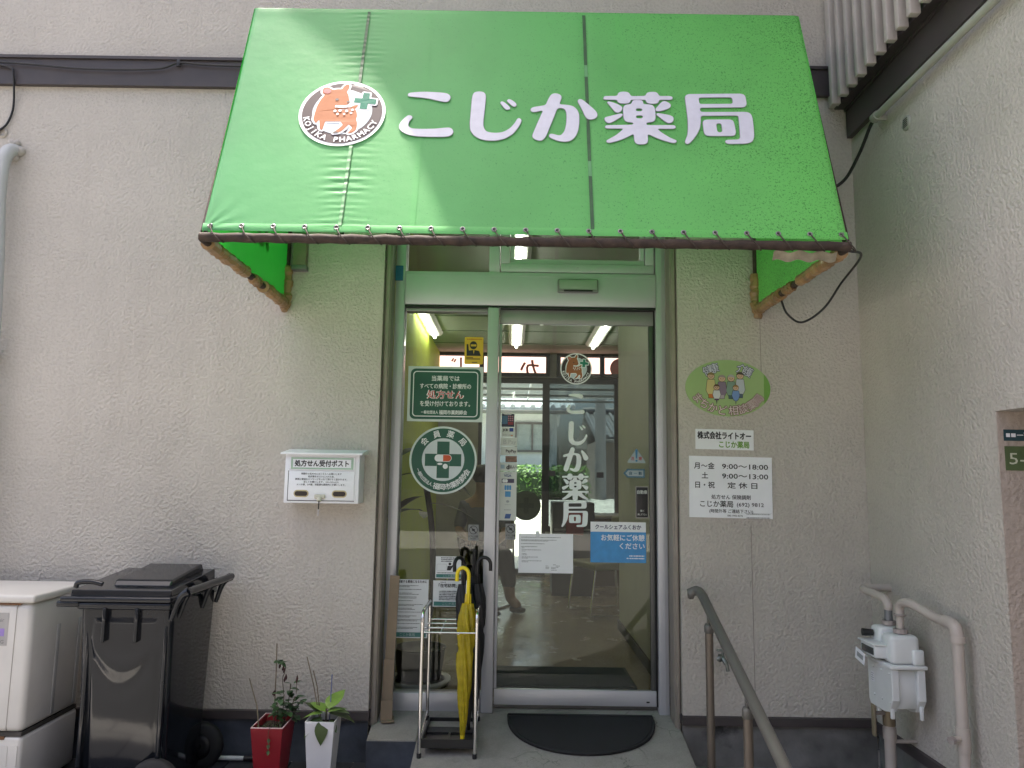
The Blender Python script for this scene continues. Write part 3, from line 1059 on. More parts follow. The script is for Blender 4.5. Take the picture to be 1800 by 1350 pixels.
# across the street, only faintly mirrored in the front glass
fb = thing('facing_building', 'plain grey building across the street faintly mirrored in the glass', 'building', (0, -15.0, 0))
MB().box(-16, 18, -6, 0, 0, 8.0).obj('wall', mat('facing_wall', (.20, .19, .18), .8, var=.2, vs_=.6), fb)
for i in range(9):
    for k in range(2):
        x = -14 + i * 3.4
        wf = MB().box(x, x + 1.7, .001, .06, 1.0 + k * 3, 2.3 + k * 3).obj('window', mat('facing_frame', (.3, .3, .3), .5), fb)
        MB().box(x + .06, x + 1.64, .0605, .07, 1.06 + k * 3, 2.24 + k * 3).obj('pane', mat('facing_pane', (.05, .06, .07), .1), wf)
rr = board('rear_roundel', 'round green member sticker seen from behind on the rear glass door', 'sticker', .20, 5.538, 1.07, .37, .37, .001, mat('roundel_back', (.05, .075, .045), .6), [(.186 * cos(2 * pi * k / 40), .186 * sin(2 * pi * k / 40)) for k in range(40)])
Flat().rect(-.03, .03, -.1, .1).rect(-.1, -.0305, -.03, .03).rect(.0305, .1, -.03, .03).on(plane_y(-.002), 'cross', mat('roundel_back_cross', (.03, .05, .03), .6), rr)

# ================================================================== AWNING
AY, AZ, BY_, BZ = -.71, 3.572, -1.105, 2.371
ALEN = math.hypot(AY - BY_, AZ - BZ)
EY, EZ = (AY - BY_) / ALEN, (AZ - BZ) / ALEN
U0, U1 = -1.22, 1.305
SEAMS = ((-.685, 1.0), (.307, .28))


def ruck(u, v):
    d = 0
    rl = math.hypot(u + .741, v - .6215)
    calm = min(1, max(.06, (rl - .17) / .06))                # the stuck-on emblem holds the cloth flat
    for us, amp in SEAMS:
        du = abs(u - us)
        side = 1.0 if u < us else .75
        d += calm * amp * side * (.0016 if v < .5 else .0010) * math.exp(-((du - .03) / .06) ** 2) * (.4 + .6 * sin(v * 13 + us * 7) ** 2) * (sin(v * 190 + 4.0 * sin(v * 11) + 14 * du) + .6 * sin(v * 263 + 1.7 - 17 * du))
        d += -.0015 * math.exp(-(du / .02) ** 2)
    d += -.006 * sin(pi * v / ALEN) * (.6 + .4 * sin(u * 4.1))
    for e in (U0, U1):                                  # creases pulled into the lower corners
        r = math.hypot(u - e, v)
        d += .004 * math.exp(-r / .07) * sin(math.atan2(v, abs(u - e) + 1e-6) * 14)
    return d


def awn(u, v, off=0.0):
    d = ruck(u, v) + off
    return (u, BY_ + EY * v - EZ * d, BZ + EZ * v + EY * d)


AW = thing('awning', 'green cloth awning with white lettering projecting over the entrance', 'awning')


def canopy_pt(i, j):
    u = U0 + (U1 - U0) * i
    s = j * 1.45
    if s <= 1.245:
        p = Vector(awn(u, s))
    else:
        t = (s - 1.245) / .205
        a = Vector(awn(u, 1.245))
        r = Vector((u, AY + .004, AZ + .006))
        e = Vector((u, -.002, 3.86))
        p = (a * (1 - t / .12) + r * (t / .12)) if t < .12 else r + (e - r) * ((t - .12) / .88)
    k = min(i, 1 - i) * (U1 - U0)
    if k < .012:
        p.y += .006 * (1 - k / .012)
    return p


MB().grid(canopy_pt, 330, 190).obj('canopy', GREEN, AW)
# hem strip folded over the bottom edge
MB().grid(lambda a, b: awn(U0 + (U1 - U0) * a, -.002 + .036 * b, .0025 + .002 * sin(pi * b)), 200, 4).obj('hem', GREEN, AW)
for x in (U0, U1):
    b = MB()
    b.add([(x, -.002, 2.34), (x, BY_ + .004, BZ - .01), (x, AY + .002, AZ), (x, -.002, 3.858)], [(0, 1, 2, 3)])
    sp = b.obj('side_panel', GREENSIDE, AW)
    sx = x - .003 if x < 0 else x + .003
    if x < 0:
        FL = Flat()
        for k, gname in enumerate(('ko', 'ji', 'ka')):
            FL.put(fill2d([roundpoly([(q[0] * .001, q[1] * .001) for q in parse(s)], .012) for s in GLYPH[gname][1]]), 0, 1.0 - k * .3)
        FL.on(lambda a, b: (sx, -.45 - a * .9, 2.28 + b * .9), 'side_lettering', WHITE, sp)
RUST = mat('rusty_steel', (.055, .038, .03), .75, .2, var=.5, vs_=30, bmp=.8, bs=60, dirt=((.20, .17, .15), .62, 16))
TAPE = mat('brown_tape', (.30, .185, .085), .35, var=.3, vs_=12, bmp=.4, bs=40)
fr = MB().tube([(U0 - .008 + (U1 - U0 + .016) * k / 60, BY_ + .006, BZ - .026 + .0015 * sin(k * 2.3)) for k in range(61)], [.019 + .0014 * sin(k * 1.9) for k in range(61)], 12).obj('front_tube', RUST, AW)
for x in (U0, U1):
    MB().tube([(x, BY_ + .006, BZ - .03), (x, -.02, BZ - .038)], .016, 10).obj('side_tube', RUST, AW)
    MB().tube([(x, -.022, 2.31), (x, -.022, 3.84)], .016, 10).obj('wall_tube', RUST, AW)
    MB().tube([(x, BY_ + .02, BZ), (x, AY + .03, AZ - .03), (x, -.03, 3.82)], .014, 8).obj('slope_tube', RUST, AW)
    # packing tape wound in loose turns over the corner and the lower tube
    rd = random.Random(int(x * 100))
    for (t0, t1, rr) in ((.05, .45, .026), (.52, .60, .022), (.66, .985, .028)):
        n = 26
        pts = [(x + rd.uniform(-.004, .004), BY_ + .006 + (-.02 - BY_ - .006) * (t0 + (t1 - t0) * k / n), BZ - .032 - .006 * t0 + rd.uniform(-.004, .003)) for k in range(n + 1)]
        MB().tube(pts, [rr + rd.uniform(-.003, .004) for _ in pts], 10, smooth=False).obj('tape_wrap', TAPE, AW)
    n = 18
    pts = [(x + rd.uniform(-.005, .005), -.026 + rd.uniform(-.004, .004), 2.29 + .24 * k / n) for k in range(n + 1)]
    MB().tube(pts, [.018 + .014 * min(1, k / 4) + rd.uniform(-.003, .004) for k in range(n + 1)], 10, smooth=False).obj('tape_wrap', TAPE, AW)
for u in (-.685, .307):
    MB().tube([(u, BY_ + .03, BZ - .01), (u, AY + .03, AZ - .03), (u, -.03, 3.82)], .013, 8).obj('rafter', RUST, AW)
# loose strip of old cloth on the right corner
MB().grid(lambda a, b: (1.02 + .25 * a, BY_ + .02 + .02 * b, BZ - .045 - .032 * b + .006 * sin(a * 19)), 18, 3).obj('torn_flap', mat('torn_cloth', (.33, .30, .22), .8, var=.4, vs_=18), AW)
EYE = mat('eyelet_metal', (.35, .34, .33), .35, .9, var=.3)
ROPE = mat('lacing_wire', (.07, .055, .045), .6, .3, var=.4, vs_=60)
for k in range(21):
    u = -1.19 + .1235 * k
    c = Vector(awn(u, .019, .006))
    ring = []
    for q in range(12):
        a = 2 * pi * q / 12
        ring.append(awn(u + .0085 * cos(a), .019 + .0085 * sin(a), .0062))
    ey = MB().tube(ring, .0028, 6, closed=True).obj('eyelet', EYE, AW)
    disc = [awn(u + .006 * cos(2 * pi * q / 10), .019 + .006 * sin(2 * pi * q / 10), .0056) for q in range(10)]
    MB().add(disc, [tuple(range(10))]).obj('hole', BLACKP, ey)
    yb, zb = BY_ + .006, BZ - .026
    MB().tube(smooth_path([tuple(c), (u + .018, yb - .022, zb + .012), (u + .040, yb - .020, zb - .012), (u + .055, yb - .002, zb - .021), (u + .05, yb + .019, zb)], 4), .0028, 6).obj('lacing', ROPE, AW)
SEAMM = mat('seam_tape', (.035, .105, .035), .5, var=.25, vs_=20)
SEAML = mat('seam_tape_worn', (.12, .34, .13), .5)


def strip(u, v0, v1, w_, off, m, nm):
    n = max(2, int((v1 - v0) / .006))
    MB().grid(lambda a, b: awn(u + w_ * (a - .5), v0 + (v1 - v0) * b, off), 1, n).obj(nm, m, AW)


for v0, v1, m in ((.80, 1.245, SEAMM), (.03, .44, SEAML)):
    strip(-.685, v0, v1, .013, .0045, m, 'seam_tape')
strip(-.6785, .03, .44, .0025, .005, SEAMM, 'seam_tape')
for v0, v1, m in ((.03, .30, SEAMM), (.38, .86, SEAMM), (.93, 1.245, SEAMM), (.30, .38, SEAML), (.86, .93, SEAML)):
    strip(.307, v0, v1, .014, .003, m, 'seam_tape')
# overlapped panel joins: a low ridge in the same cloth
for u in (-.40, .462):
    strip(u, .03, 1.24, .02, .0016, GREEN, 'panel_join')

LETTER = mat('awning_letter', (.70, .70, .78), .5, var=.05, vs_=30, dirt=((.35, .36, .36), .70, 70))
LEDGE = mat('awning_letter_edge', (.30, .28, .34), .6)


def glyph2d(g, off=0.0, k=.001):
    return fill2d([roundpoly([(q[0] * k, q[1] * k) for q in parse(s)], 12 * k) for s in GLYPH[g][1]], off)


for g_, (c, _) in GLYPH.items():
    lo = Flat().put(glyph2d(g_), *c).on(lambda a, b: awn(a, b, .0062), 'letter', LETTER, AW)
    Flat().bold(glyph2d(g_), .0018, *c).on(lambda a, b: awn(a, b, .0042), 'letter_edge', LEDGE, lo)

FUR = mat('logo_fawn', (.40, .155, .07), .55, var=.06, spec=.15)
FURS = mat('logo_fawn_strong', (.33, .115, .045), .5, var=.06)


def logo(parent, at, r, faded):
    """round emblem: ring with lettering, standing fawn and green cross"""
    ring = mat('logo_ring_faded', (.075, .052, .056), .5, var=.06, spec=.2) if faded else mat('logo_ring', (.045, .03, .032), .5)
    cross = mat('logo_cross_faded', (.02, .17, .11), .55, spec=.15) if faded else mat('logo_cross', (.02, .22, .15), .5)
    fur = FUR if faded else FURS
    pinkm = mat('logo_pink', (.55, .20, .19), .55, spec=.15)
    wh = WHITE
    lay = lambda k: (lambda a, b: at(a * r, b * r, k))
    rootd = Flat().ell(0, 0, 1, 1, 56).on(lay(0), 'emblem', wh, parent)
    Flat().ell(0, 0, .925, .925, 56).on(lay(1), 'ring', ring, rootd)
    Flat().ell(.0, .03, .69, .69, 48).on(lay(2), 'disc', mat('logo_disc', (.52, .58, .64), .55, spec=.15), rootd)
    body = [parse(LOGO['body'])]
    hb = fill2d([roundpoly(P, .03) for P in body])
    hc = fill2d([parse(LOGO['cross'])])
    hf = Flat()
    for q in range(14):
        hf.put(hb, .045 * cos(q * .449), .045 * sin(q * .449), dep=q * .000008).put(hc, .04 * cos(q * .449), .04 * sin(q * .449), dep=q * .000008)
    hf.on(lay(3), 'halo', wh, rootd)
    Flat().put(fill2d([roundpoly(P, .03) for P in body])).on(lay(4), 'fawn', fur, rootd)
    Flat().poly(parse(LOGO['cross'])).on(lay(4.2), 'cross', cross, rootd)
    Flat().ell(-.417, .654, .095, .08, 20, -.3).on(lay(5), 'ear', pinkm if faded else mat('logo_ear', (.45, .16, .12), .5), rootd)
    d = Flat().ell(-.158, .39, .042, .036, 16).ell(.111, .324, .036, .026, 16)
    d.poly(parse(LOGO['hoof'])).on(lay(5.2), 'features', mat('logo_brown', (.06, .035, .03) if faded else (.02, .012, .01), .5), rootd)
    s = Flat()
    for (x, y), q in zip(((-.165, .034), (-.048, .046), (.105, .034), (.234, .076), (.211, -.022), (-.096, -.062), (.056, -.062)), (.036, .036, .036, .034, .03, .03, .028)):
        s.ell(x, y, q, q * 1.05, 12)
    s.rect(-.177, .1, .14, .205).on(lay(5.4), 'spots', wh, rootd)
    for word, a0, a1 in (('KOJIKA', 195, 246), ('PHARMACY', 266.5, 338)):
        Flat().arc_text(word, 0, 0, .815, .815, radians(a0), radians(a1), .20, True, .03).on(lay(3.2), 'emblem_lettering', wh, rootd)


logo(AW, lambda a, b, k: awn(-.741 + a, .6215 + b, .0046 + k * .0009), .185, True)
# cable hanging off the right end of the awning
tag(MB().tube(smooth_path([(1.315, -.35, 2.31), (1.34, -.36, 2.24), (1.41, -.36, 2.20), (1.50, -.40, 2.26), (1.545, -.5, 2.36), (1.50, -.8, 2.40), (1.35, -1.0, 2.36)], 8), .0055, 8).obj('power_cable', BLACKP), 'black cable drooping in a loop from the right end of the awning', 'cable')

# ================================================================== THINGS ON THE WALLS
PIPEB = mat('pipe_pinkish', (.48, .425, .38), .45, var=.08, vs_=6)
cond = thing('conduit_pipe', 'straight grey green conduit along the side wall below the dark band', 'pipe', (0, 0, 0))
CND = mat('conduit_grey', (.36, .37, .32), .45)
MB().tube([(1.818, -.36, 3.262), (1.818, -2.6, 3.262)], .0185, 12).obj('conduit', CND, cond)
MB().tube([(1.818, -.345, 3.262), (1.818, -.385, 3.262)], .025, 12).obj('collar', CND, cond)
MB().rbox(1.815, 1.861, -.39, -.37, 3.235, 3.262, .003).obj('clip', CND, cond)
tag(MB().tube(smooth_path([(1.818, -.37, 3.262), (1.815, -.31, 3.24), (1.80, -.2, 3.13), (1.76, -.1, 3.03), (1.66, -.06, 2.99), (1.5, -.04, 2.99)], 7), .009, 8).obj('supply_cable', BLACKP), 'thick black cable curving from the conduit end down behind the awning', 'cable')
vc = thing('vent_cap', 'small oval white vent cap on the side wall under the conduit', 'vent', (1.8615, -.565, 3.13))
VM = Matrix.Rotation(-pi / 2, 4, 'Y')
MB().lathe([(0, .008), (.022, .008), (.034, .006), (.036, 0)], 24, VM).obj('flange', CND, vc)
for k in range(5):
    MB().box(-.0105, -.0085, -.018, .018, -.02 + k * .009, -.016 + k * .009).obj('slot', mat('vent_slot', (.12, .12, .11), .7), vc)

dp = thing('wall_pipe', 'pale grey flexible pipe coming out of the wall at the far left edge', 'pipe', (0, 0, 0))
DPM = mat('pipe_grey', (.50, .52, .52), .5, var=.06)
MB().tube(smooth_path([(-2.755, .02, 3.185), (-2.765, -.05, 3.15), (-2.775, -.075, 3.03), (-2.77, -.075, 2.8), (-2.742, -.075, 2.4), (-2.715, -.075, 1.6), (-2.71, -.07, .9)], 7), .036, 14).obj('pipe', DPM, dp)
pu = MB()
rd = random.Random(5)
for k in range(26):
    a = rd.uniform(0, 2 * pi)
    q = rd.uniform(.015, .05)
    pu.lathe([(0, .022), (.014, .018), (.02, .006), (.018, -.01)], 8, Matrix.Translation((-2.765 + q * cos(a), -.006, 3.175 + q * sin(a) * .9)) @ Matrix.Rotation(pi / 2, 4, 'X'))
pu.obj('putty', mat('putty', (.47, .44, .40), .9, bmp=.5), dp)
MB().rbox(-2.80, -2.74, -.05, -.001, 2.02, 2.05, .004).obj('bracket', DPM, dp)
tc = thing('telephone_wire', 'thin black wire sagging along the dark band at the upper left', 'cable', (0, 0, 0))
MB().tube(smooth_path([(-4, -.047, 3.69), (-2.9, -.047, 3.672), (-2.4, -.047, 3.640), (-2.0, -.047, 3.645), (-1.87, -.047, 3.683), (-1.7, -.047, 3.672), (-1.2, -.047, 3.66)], 8), .006, 6).obj('wire', BLACKP, tc)
MB().tube(smooth_path([(-2.9, -.047, 3.66), (-2.80, -.047, 3.64), (-2.785, -.045, 3.6), (-2.785, -.03, 3.54), (-2.79, -.012, 3.42), (-2.815, -.012, 3.33), (-2.86, -.012, 3.285)], 7), .006, 6).obj('drop_wire', BLACKP, tc)
MB().lathe([(0, -.02), (.02, -.016), (.03, 0), (.02, .006)], 10, Matrix.Translation((-2.84, -.004, 3.28)) @ Matrix.Rotation(pi / 2, 4, 'X')).obj('putty', MATS['putty'], tc)
MB().rbox(-1.885, -1.865, -.052, -.042, 3.66, 3.70, .002).obj('clip', BLACKP, tc)

# ---------------------------------------------------------------- mailbox
mbx = thing('prescription_mailbox', 'white metal prescription drop box with a key hanging from its lock', 'mailbox', (-.955, -.005, 1.285))
MB().rbox(-.187, .190, -.128, 0, 0, .248, .004).obj('body', WHITEP, mbx)
MB().prism([(.004, .268), (-.005, .274), (-.158, .252), (-.158, .243), (.004, .249)], 0, -.205, .208).obj('lid', WHITEP, mbx, .002)
MB().rbox(-.165, .168, -.132, -.1285, .015, .16, .003).obj('door', WHITEP, mbx)
MB().box(-.166, .169, -.1305, -.1283, .0115, .0145).obj('gap', DARK, mbx)
MB().box(-.1685, -.1658, -.1305, -.1283, .0115, .162).obj('gap', DARK, mbx)
fl = MB().rbox(-.165, .168, -.133, -.1285, .165, .232, .003).obj('slot_flap', WHITEP, mbx)
Flat().rect(-.156, .160, .170, .229).on(plane_y(-.1336), 'label_border', mat('mint_border', (.36, .52, .40), .5), fl)
Flat().rect(-.146, .148, .178, .220).on(plane_y(-.1341), 'label_field', PAPER, fl)
Flat().text('処方せん受付ポスト', .0, .199, .034, bold=.035, width=.272).on(plane_y(-.1346), 'lettering', DARK, fl)
for k, s in enumerate(('時間外の処方せんはこちらへお願いします', '処方箋をポストに入れた後、', '携帯に電話かメッセージをいれて頂けると助かります。', '宜しくお願いします。 080-1902-6276', 'メール便、DM便、宅配便も薬局内にお願いします。')):
    Flat().text(s, .0, .147 - k * .0135, .0108, bold=.012, res=1).on(plane_y(-.1332), 'door_print', DARK, mbx)
BRS = mat('slot_brass', (.50, .44, .26), .4, .4)
for x in (-.098, .094):
    MB().prism(roundrect(.075, .036, .0178, 6, x, .048), 1, -.1345, -.131).obj('window_ring', BRS, mbx)
    MB().prism(roundrect(.064, .024, .0118, 6, x, .048), 1, -.1352, -.1344).obj('window_slot', mat('slot_dark', (.035, .025, .02), .5), mbx)
lk = MB().rbox(-.03, .025, -.142, -.132, .022, .045, .006, 3).obj('lock', mat('lock_cream', (.60, .58, .48), .4), mbx)
MB().tube([(-.002, -.148, .012), (-.002, -.14, .03)], .012, 10).obj('barrel', MATS['lock_cream'], lk)
MB().tube([(-.002, -.15, .014), (-.003, -.15, -.028)], .0028, 6).obj('key_ring', BLACKP, mbx)
for k in range(4):
    MB().tube([(-.003, -.15, -.03 - k * .008), (-.003, -.15, -.036 - k * .008)], .0048 if k % 2 == 0 else .0038, 8).obj('dial', ALU, mbx)

# ---------------------------------------------------------------- wheelie bin
BIN = mat('bin_charcoal', (.009, .011, .015), .09, var=.12, vs_=4, spec=.45, bmp=.35, bs=7)
wb = thing('wheelie_bin', 'tall charcoal plastic wheelie bin with closed lid against the wall', 'bin', (-1.66, -.34, 0))


def bin_ring(z, k):
    # cross-section: rounded rectangle, tapering downwards; front panel slightly bulged
    w_, d_ = .185 + .018 * k, .20 + .045 * k
    pts = []
    for (x, y) in roundrect(2 * w_, 2 * d_, .035, 4):
        pts.append((x - .005 * k, y, z))
    return pts


b = MB()
levels = [(.05, 0), (.12, .05), (.3, .3), (.5, .55), (.7, .8), (.80, .93), (.855, 1.0)]
rings = [bin_ring(z, k) for z, k in levels]
n = len(rings[0])
vs_all = [p_ for r_ in rings for p_ in r_]
fs_all = [(i * n + q, i * n + (q + 1) % n, (i + 1) * n + (q + 1) % n, (i + 1) * n + q) for i in range(len(rings) - 1) for q in range(n)]
fs_all.append(tuple(range(n))[::-1])
b.add(vs_all, fs_all, True)
bo = b.obj('body', BIN, wb)
# wavy moulded front: shallow dents on the panel facing the street
fp = MB()


def front_panel(a, c):
    x = -.150 + .30 * a
    z = .10 + .72 * c
    k = (z - .05) / .805
    y = -(.20 + .045 * k) - .004 - .006 * sin(pi * a) * sin(pi * c) - .006 * math.exp(-((z - .60 - .10 * (a - .5) ** 2 * 4) / .045) ** 2) + .006 * math.exp(-((z - .50 - .2 * (a - .45) ** 2 * 4) / .05) ** 2)
    e = min(a, 1 - a, c, 1 - c) / .06
    if e < 1:
        y += .008 * (1 - e)
    return (x, y, z)


fp.grid(front_panel, 36, 60).obj('front_panel', BIN, wb)
for x in (-.095, .045):
    MB().rbox(x, x + .016, -.268, -.238, .70, .845, .005).obj('rib', BIN, wb)
for x in (-.176, .160):
    MB().rbox(x, x + .02, -.238, -.20, .12, .84, .008).obj('corner_rib', BIN, wb)
MB().rbox(-.212, .196, -.262, .258, .835, .868, .01, 2).obj('rim', BIN, wb)
li = MB()
li.rbox(-.285, .2, -.272, .262, .868, .892, .01, 3)
li.prism([(-.245, .888), (-.238, .915), (.235, .952), (.245, .888)], 0, -.25, .185)
lid = li.obj('lid', BIN, wb, .008)
MB().prism([(-.15, .918), (-.125, .946), (.19, .982), (.215, .945)], 0, -.12, .14).obj('raised_panel', BIN, lid, .008)
MB().rbox(-.30, -.20, -.268, -.12, .845, .872, .008, 2).obj('lip', BIN, lid)
MB().tube(smooth_path([(-.235, -.235, .925), (-.225, -.237, .945), (-.17, -.237, .95), (-.12, -.235, .94)], 5), .011, 8).obj('grip', BIN, lid)
hnd = MB()
hnd.tube([(.265, -.25, .915), (.265, .25, .915)], .0165, 12)
hnd.obj('handle', BIN, wb)
for y in (-.245, -.17, .08, .245):
    MB().tube(smooth_path([(.265, y, .915), (.24, y, .90), (.22, y, .87), (.195, y, .79)], 4), [.02, .02, .02, .018, .018, .016, .016, .015, .014, .013, .012, .012, .01], 8).obj('bracket', BIN, wb)
MB().tube([(.165, -.27, .11), (.165, .27, .11)], .012, 8).obj('axle', BIN, wb)
for y in (-.265, .215):
    MX = Matrix.Translation((.165, y, .11)) @ Matrix.Rotation(-pi / 2, 4, 'X')
    wh_ = MB().lathe([(.06, 0), (.095, .0), (.11, .012), (.11, .04), (.095, .05), (.06, .05)], 28, MX).obj('wheel', BLACKR, wb)
    MB().lathe([(0, .01), (.03, .008), (.06, .012), (.06, .04), (0, .042)], 20, MX).obj('hub', BLACKP, wh_)

# ---------------------------------------------------------------- outdoor air conditioner
ACM = mat('ac_ivory', (.60, .585, .555), .42, var=.05, dirt=((.36, .33, .28), .72, 5))
RST = mat('rust_line', (.16, .075, .03), .8, var=.5, vs_=25)
RGAP = mat('casing_gap', (.05, .045, .04), .8, var=.5, vs_=8)
ac = thing('outdoor_unit', 'ivory outdoor air conditioning unit with a sticker beside the bin', 'air conditioner', (-2.555, -.31, 0))
MB().rbox(-.45, .455, -.225, .2, .30, .845, .028, 4).obj('casing', ACM, ac)
MB().rbox(-.458, .463, -.233, .208, .846, .882, .012, 3).obj('top_cover', ACM, ac)
MB().box(.30, .40, -.2262, -.2, .839, .8455).obj('rust_streak', RST, ac)
MB().box(.25, .38, -.2235, -.2, .272, .284).obj('rust_streak', RST, ac)
MB().box(.385, .388, -.2262, -.2, .31, .84).obj('panel_seam', mat('ac_seam', (.3, .28, .25), .7), ac)
low = MB().rbox(-.45, .455, -.222, .2, .03, .285, .02, 3).obj('lower_casing', ACM, ac)
MB().box(-.44, .45, -.218, .19, .284, .301).obj('casing_gap', RGAP, ac)
for x, w_ in ((.345, .11), (.425, .035)):
    MB().prism(roundrect(w_, .16, .012, 4, x, .17), 1, -.2245, -.221).obj('knockout', ACM, low, .001)
for z in (.11, .18, .245):
    MB().lathe([(0, .002), (.016, .002), (.018, 0)], 16, Matrix.Translation((.268, -.2225, z)) @ Matrix.Rotation(pi / 2, 4, 'X')).obj('knockout', mat('ac_knock', (.44, .42, .38), .5), low)
MB().rbox(.185, .26, -.229, -.224, .53, .575, .004).obj('handle_recess', mat('recess_dark', (.06, .06, .045), .5), ac)
MB().rbox(.19, .252, -.2302, -.2285, .538, .552, .001).obj('handle_lip', mat('recess_olive', (.2, .2, .14), .5), ac)
ax = lambda y: (lambda a, b: (a + .055, y, b))
st = Flat().rect(.12, .30, .665, .805).on(ax(-.2262), 'sticker', mat('sticker_silver', (.36, .35, .34), .4), ac)
Flat().rect(.12, .208, .745, .805).on(ax(-.2267), 'field', mat('sticker_pale', (.55, .60, .62), .4), st)
Flat().poly([(.12, .792), (.20, .792), (.165, .752), (.14, .77)]).on(ax(-.2272), 'triangle', mat('sticker_blue', (.08, .30, .55), .4), st)
Flat().text('DAIKIN', .165, .799, .013, bold=.02).on(ax(-.2275), 'lettering', mat('sticker_navy', (.02, .12, .3), .4), st)
Flat().text('skyair', .253, .775, .024, bold=.0).on(ax(-.2268), 'lettering', mat('sticker_grey', (.18, .18, .18), .4), st)
Flat().rect(.12, .285, .705, .738).on(ax(-.2267), 'band', mat('sticker_violet', (.28, .20, .50), .4), st)
Flat().text('ZEAS', .215, .721, .034, bold=.03).on(ax(-.2272), 'lettering', mat('sticker_ochre', (.42, .36, .24), .4), st)
Flat().rect(.12, .215, .668, .70).on(ax(-.2267), 'field', mat('sticker_pink', (.55, .36, .46), .4), st)
Flat().text('A I G', .262, .682, .022, bold=.02).on(ax(-.2267), 'lettering', MATS['sticker_grey'], st)
Flat().rect(.10, .285, .30, .47).on(ax(-.2262), 'peeled_label', mat('peeled', (.60, .585, .56), .6), ac)
for y in (.15, -.02):
    MB().rbox(.456, .459, y - .012, y + .012, .32, .72, .001).obj('side_strip', mat('ac_strip', (.42, .42, .42), .4), ac)

# ---------------------------------------------------------------- pots and plants
SOIL = mat('potting_soil', (.03, .022, .015), .95, var=.4, vs_=40, bmp=.6)
REDP = mat('pot_red', (.24, .010, .018), .32, var=.08, dirt=((.30, .07, .07), .72, 9))
WHTP = mat('pot_white', (.62, .62, .64), .5, var=.06, dirt=((.36, .36, .36), .6, 6))


def pot(name, label, x, y, h, w0, d0, w1, d1, m, rimm):
    P = thing(name, label, 'potted plant', (x, y, .013))
    b = MB()
    ro = [(-w1, -d1), (w1, -d1), (w1, d1), (-w1, d1)]
    t_ = .006
    lv = [(w0, d0, 0), (w0 + (w1 - w0) * .5, d0 + (d1 - d0) * .5, h * .5), (w1, d1, h), (w1 - t_, d1 - t_, h), (w1 - t_ - .01, d1 - t_ - .01, h - .06)]
    vs2 = []
    for (a, c, z) in lv:
        vs2 += [(-a, -c, z), (a, -c, z), (a, c, z), (-a, c, z)]
    fs2 = [(i * 4 + q, i * 4 + (q + 1) % 4, (i + 1) * 4 + (q + 1) % 4, (i + 1) * 4 + q) for i in range(len(lv) - 1) for q in range(4)]
    fs2.append((3, 2, 1, 0))
    b.add(vs2, fs2)
    b.obj('pot', m, P, .003)
    rim = [(sx * (w1 - .002), sy * (d1 - .002), h + .0015) for sx, sy in ((-1, -1), (1, -1), (1, 1), (-1, 1))]
    MB().tube(rim, .0028, 6, closed=True).obj('rim', rimm, P)
    MB().grid(lambda a, c: ((2 * a - 1) * (w1 - .012), (2 * c - 1) * (d1 - .012), h - .028 + .006 * sin(a * 11) * sin(c * 13)), 8, 8).obj('soil', SOIL, P)
    return P


def put_leaf(parent, src, loc, rx, rz, s, ry=0):
    o = src.copy() if src.users_collection and src.get('used') else src
    if o is not src:
        COL.objects.link(o)
    src['used'] = 1
    o.parent = parent
    o.location = loc
    o.rotation_euler = (rx, ry, rz)
    o.scale = (s, s, s)
    return o


LEAFG = mat('leaf_green', (.045, .105, .035), .45, var=.35, vs_=25)
LEAFL = mat('leaf_light', (.17, .30, .04), .42, var=.3, vs_=20)
LEAFO = mat('leaf_olive', (.055, .09, .022), .4, var=.3, vs_=20)
DRY = mat('dried_flower', (.05, .02, .02), .8, var=.4)
STEM = mat('twig', (.07, .06, .035), .8, var=.3)
TWIG = mat('support_stick', (.16, .13, .085), .7, var=.3)
rp = pot('red_planter', 'square red planter with a small leafy bush and dried flowers', -1.073, -.33, .288, .05, .062, .072, .105, REDP, mat('rim_pale', (.60, .45, .45), .5))
H = .26
for pts in ([(-.05, -.05, H), (-.075, -.02, .36), (-.13, .02, .47)], [(-.012, .04, H), (-.016, .05, .5), (-.022, .06, .62)]):
    MB().tube(pts, .0028, 6).obj('stick', TWIG, rp)
rd = random.Random(11)
sl = leaf_mesh(.043, .032, .3, 4).obj('leaf', LEAFG)
stems = [((.02, .03), (.035, .02), .40), ((.03, .04), (.055, .05), .44), ((.03, .02), (.085, .03), .39), ((.04, .05), (.11, .04), .37), ((.01, .02), (.01, .0), .37)]
for (a, c, hh) in stems:
    top = Vector((c[0], c[1], hh))
    MB().tube([(a[0], a[1], H), ((a[0] + c[0]) / 2 + .006, c[1], (H + hh) / 2), tuple(top)], .0022, 5).obj('stem', STEM, rp)
    for q in range(15):
        t_ = .30 + .7 * (q / 14)
        base = Vector((a[0], a[1], H)).lerp(top, t_)
        put_leaf(rp, sl, base + Vector((rd.uniform(-.014, .014), rd.uniform(-.014, .014), rd.uniform(-.008, .008))), rd.uniform(-.5, .7), rd.uniform(0, 6.28), rd.uniform(.6, 1.15))
MB().tube(smooth_path([(.03, .03, .40), (.022, .03, .47), (.03, .03, .50), (.012, .03, .545)], 4), .0018, 5).obj('stem', STEM, rp)
for q in range(7):
    put_leaf(rp, sl, (.012 + rd.uniform(-.01, .01), .03, .545 + rd.uniform(-.005, .008)), rd.uniform(-.6, .3), q * .9, .85)
for (x, z) in ((.022, .515), (.006, .525), (.028, .505), (.032, .465), (.038, .475), (.088, .462), (.09, .47), (-.016, .405), (-.012, .40)):
    MB().lathe([(0, -.014), (.004, -.008), (.0055, 0), (.003, .01), (0, .016)], 7, Matrix.Translation((x, .03, z)) @ Matrix.Rotation(rd.uniform(-.5, .5), 4, 'Y')).obj('dried_bud', DRY, rp)
MB().tube([(.088, .03, .40), (.089, .03, .465)], .0014, 5).obj('stem', STEM, rp)
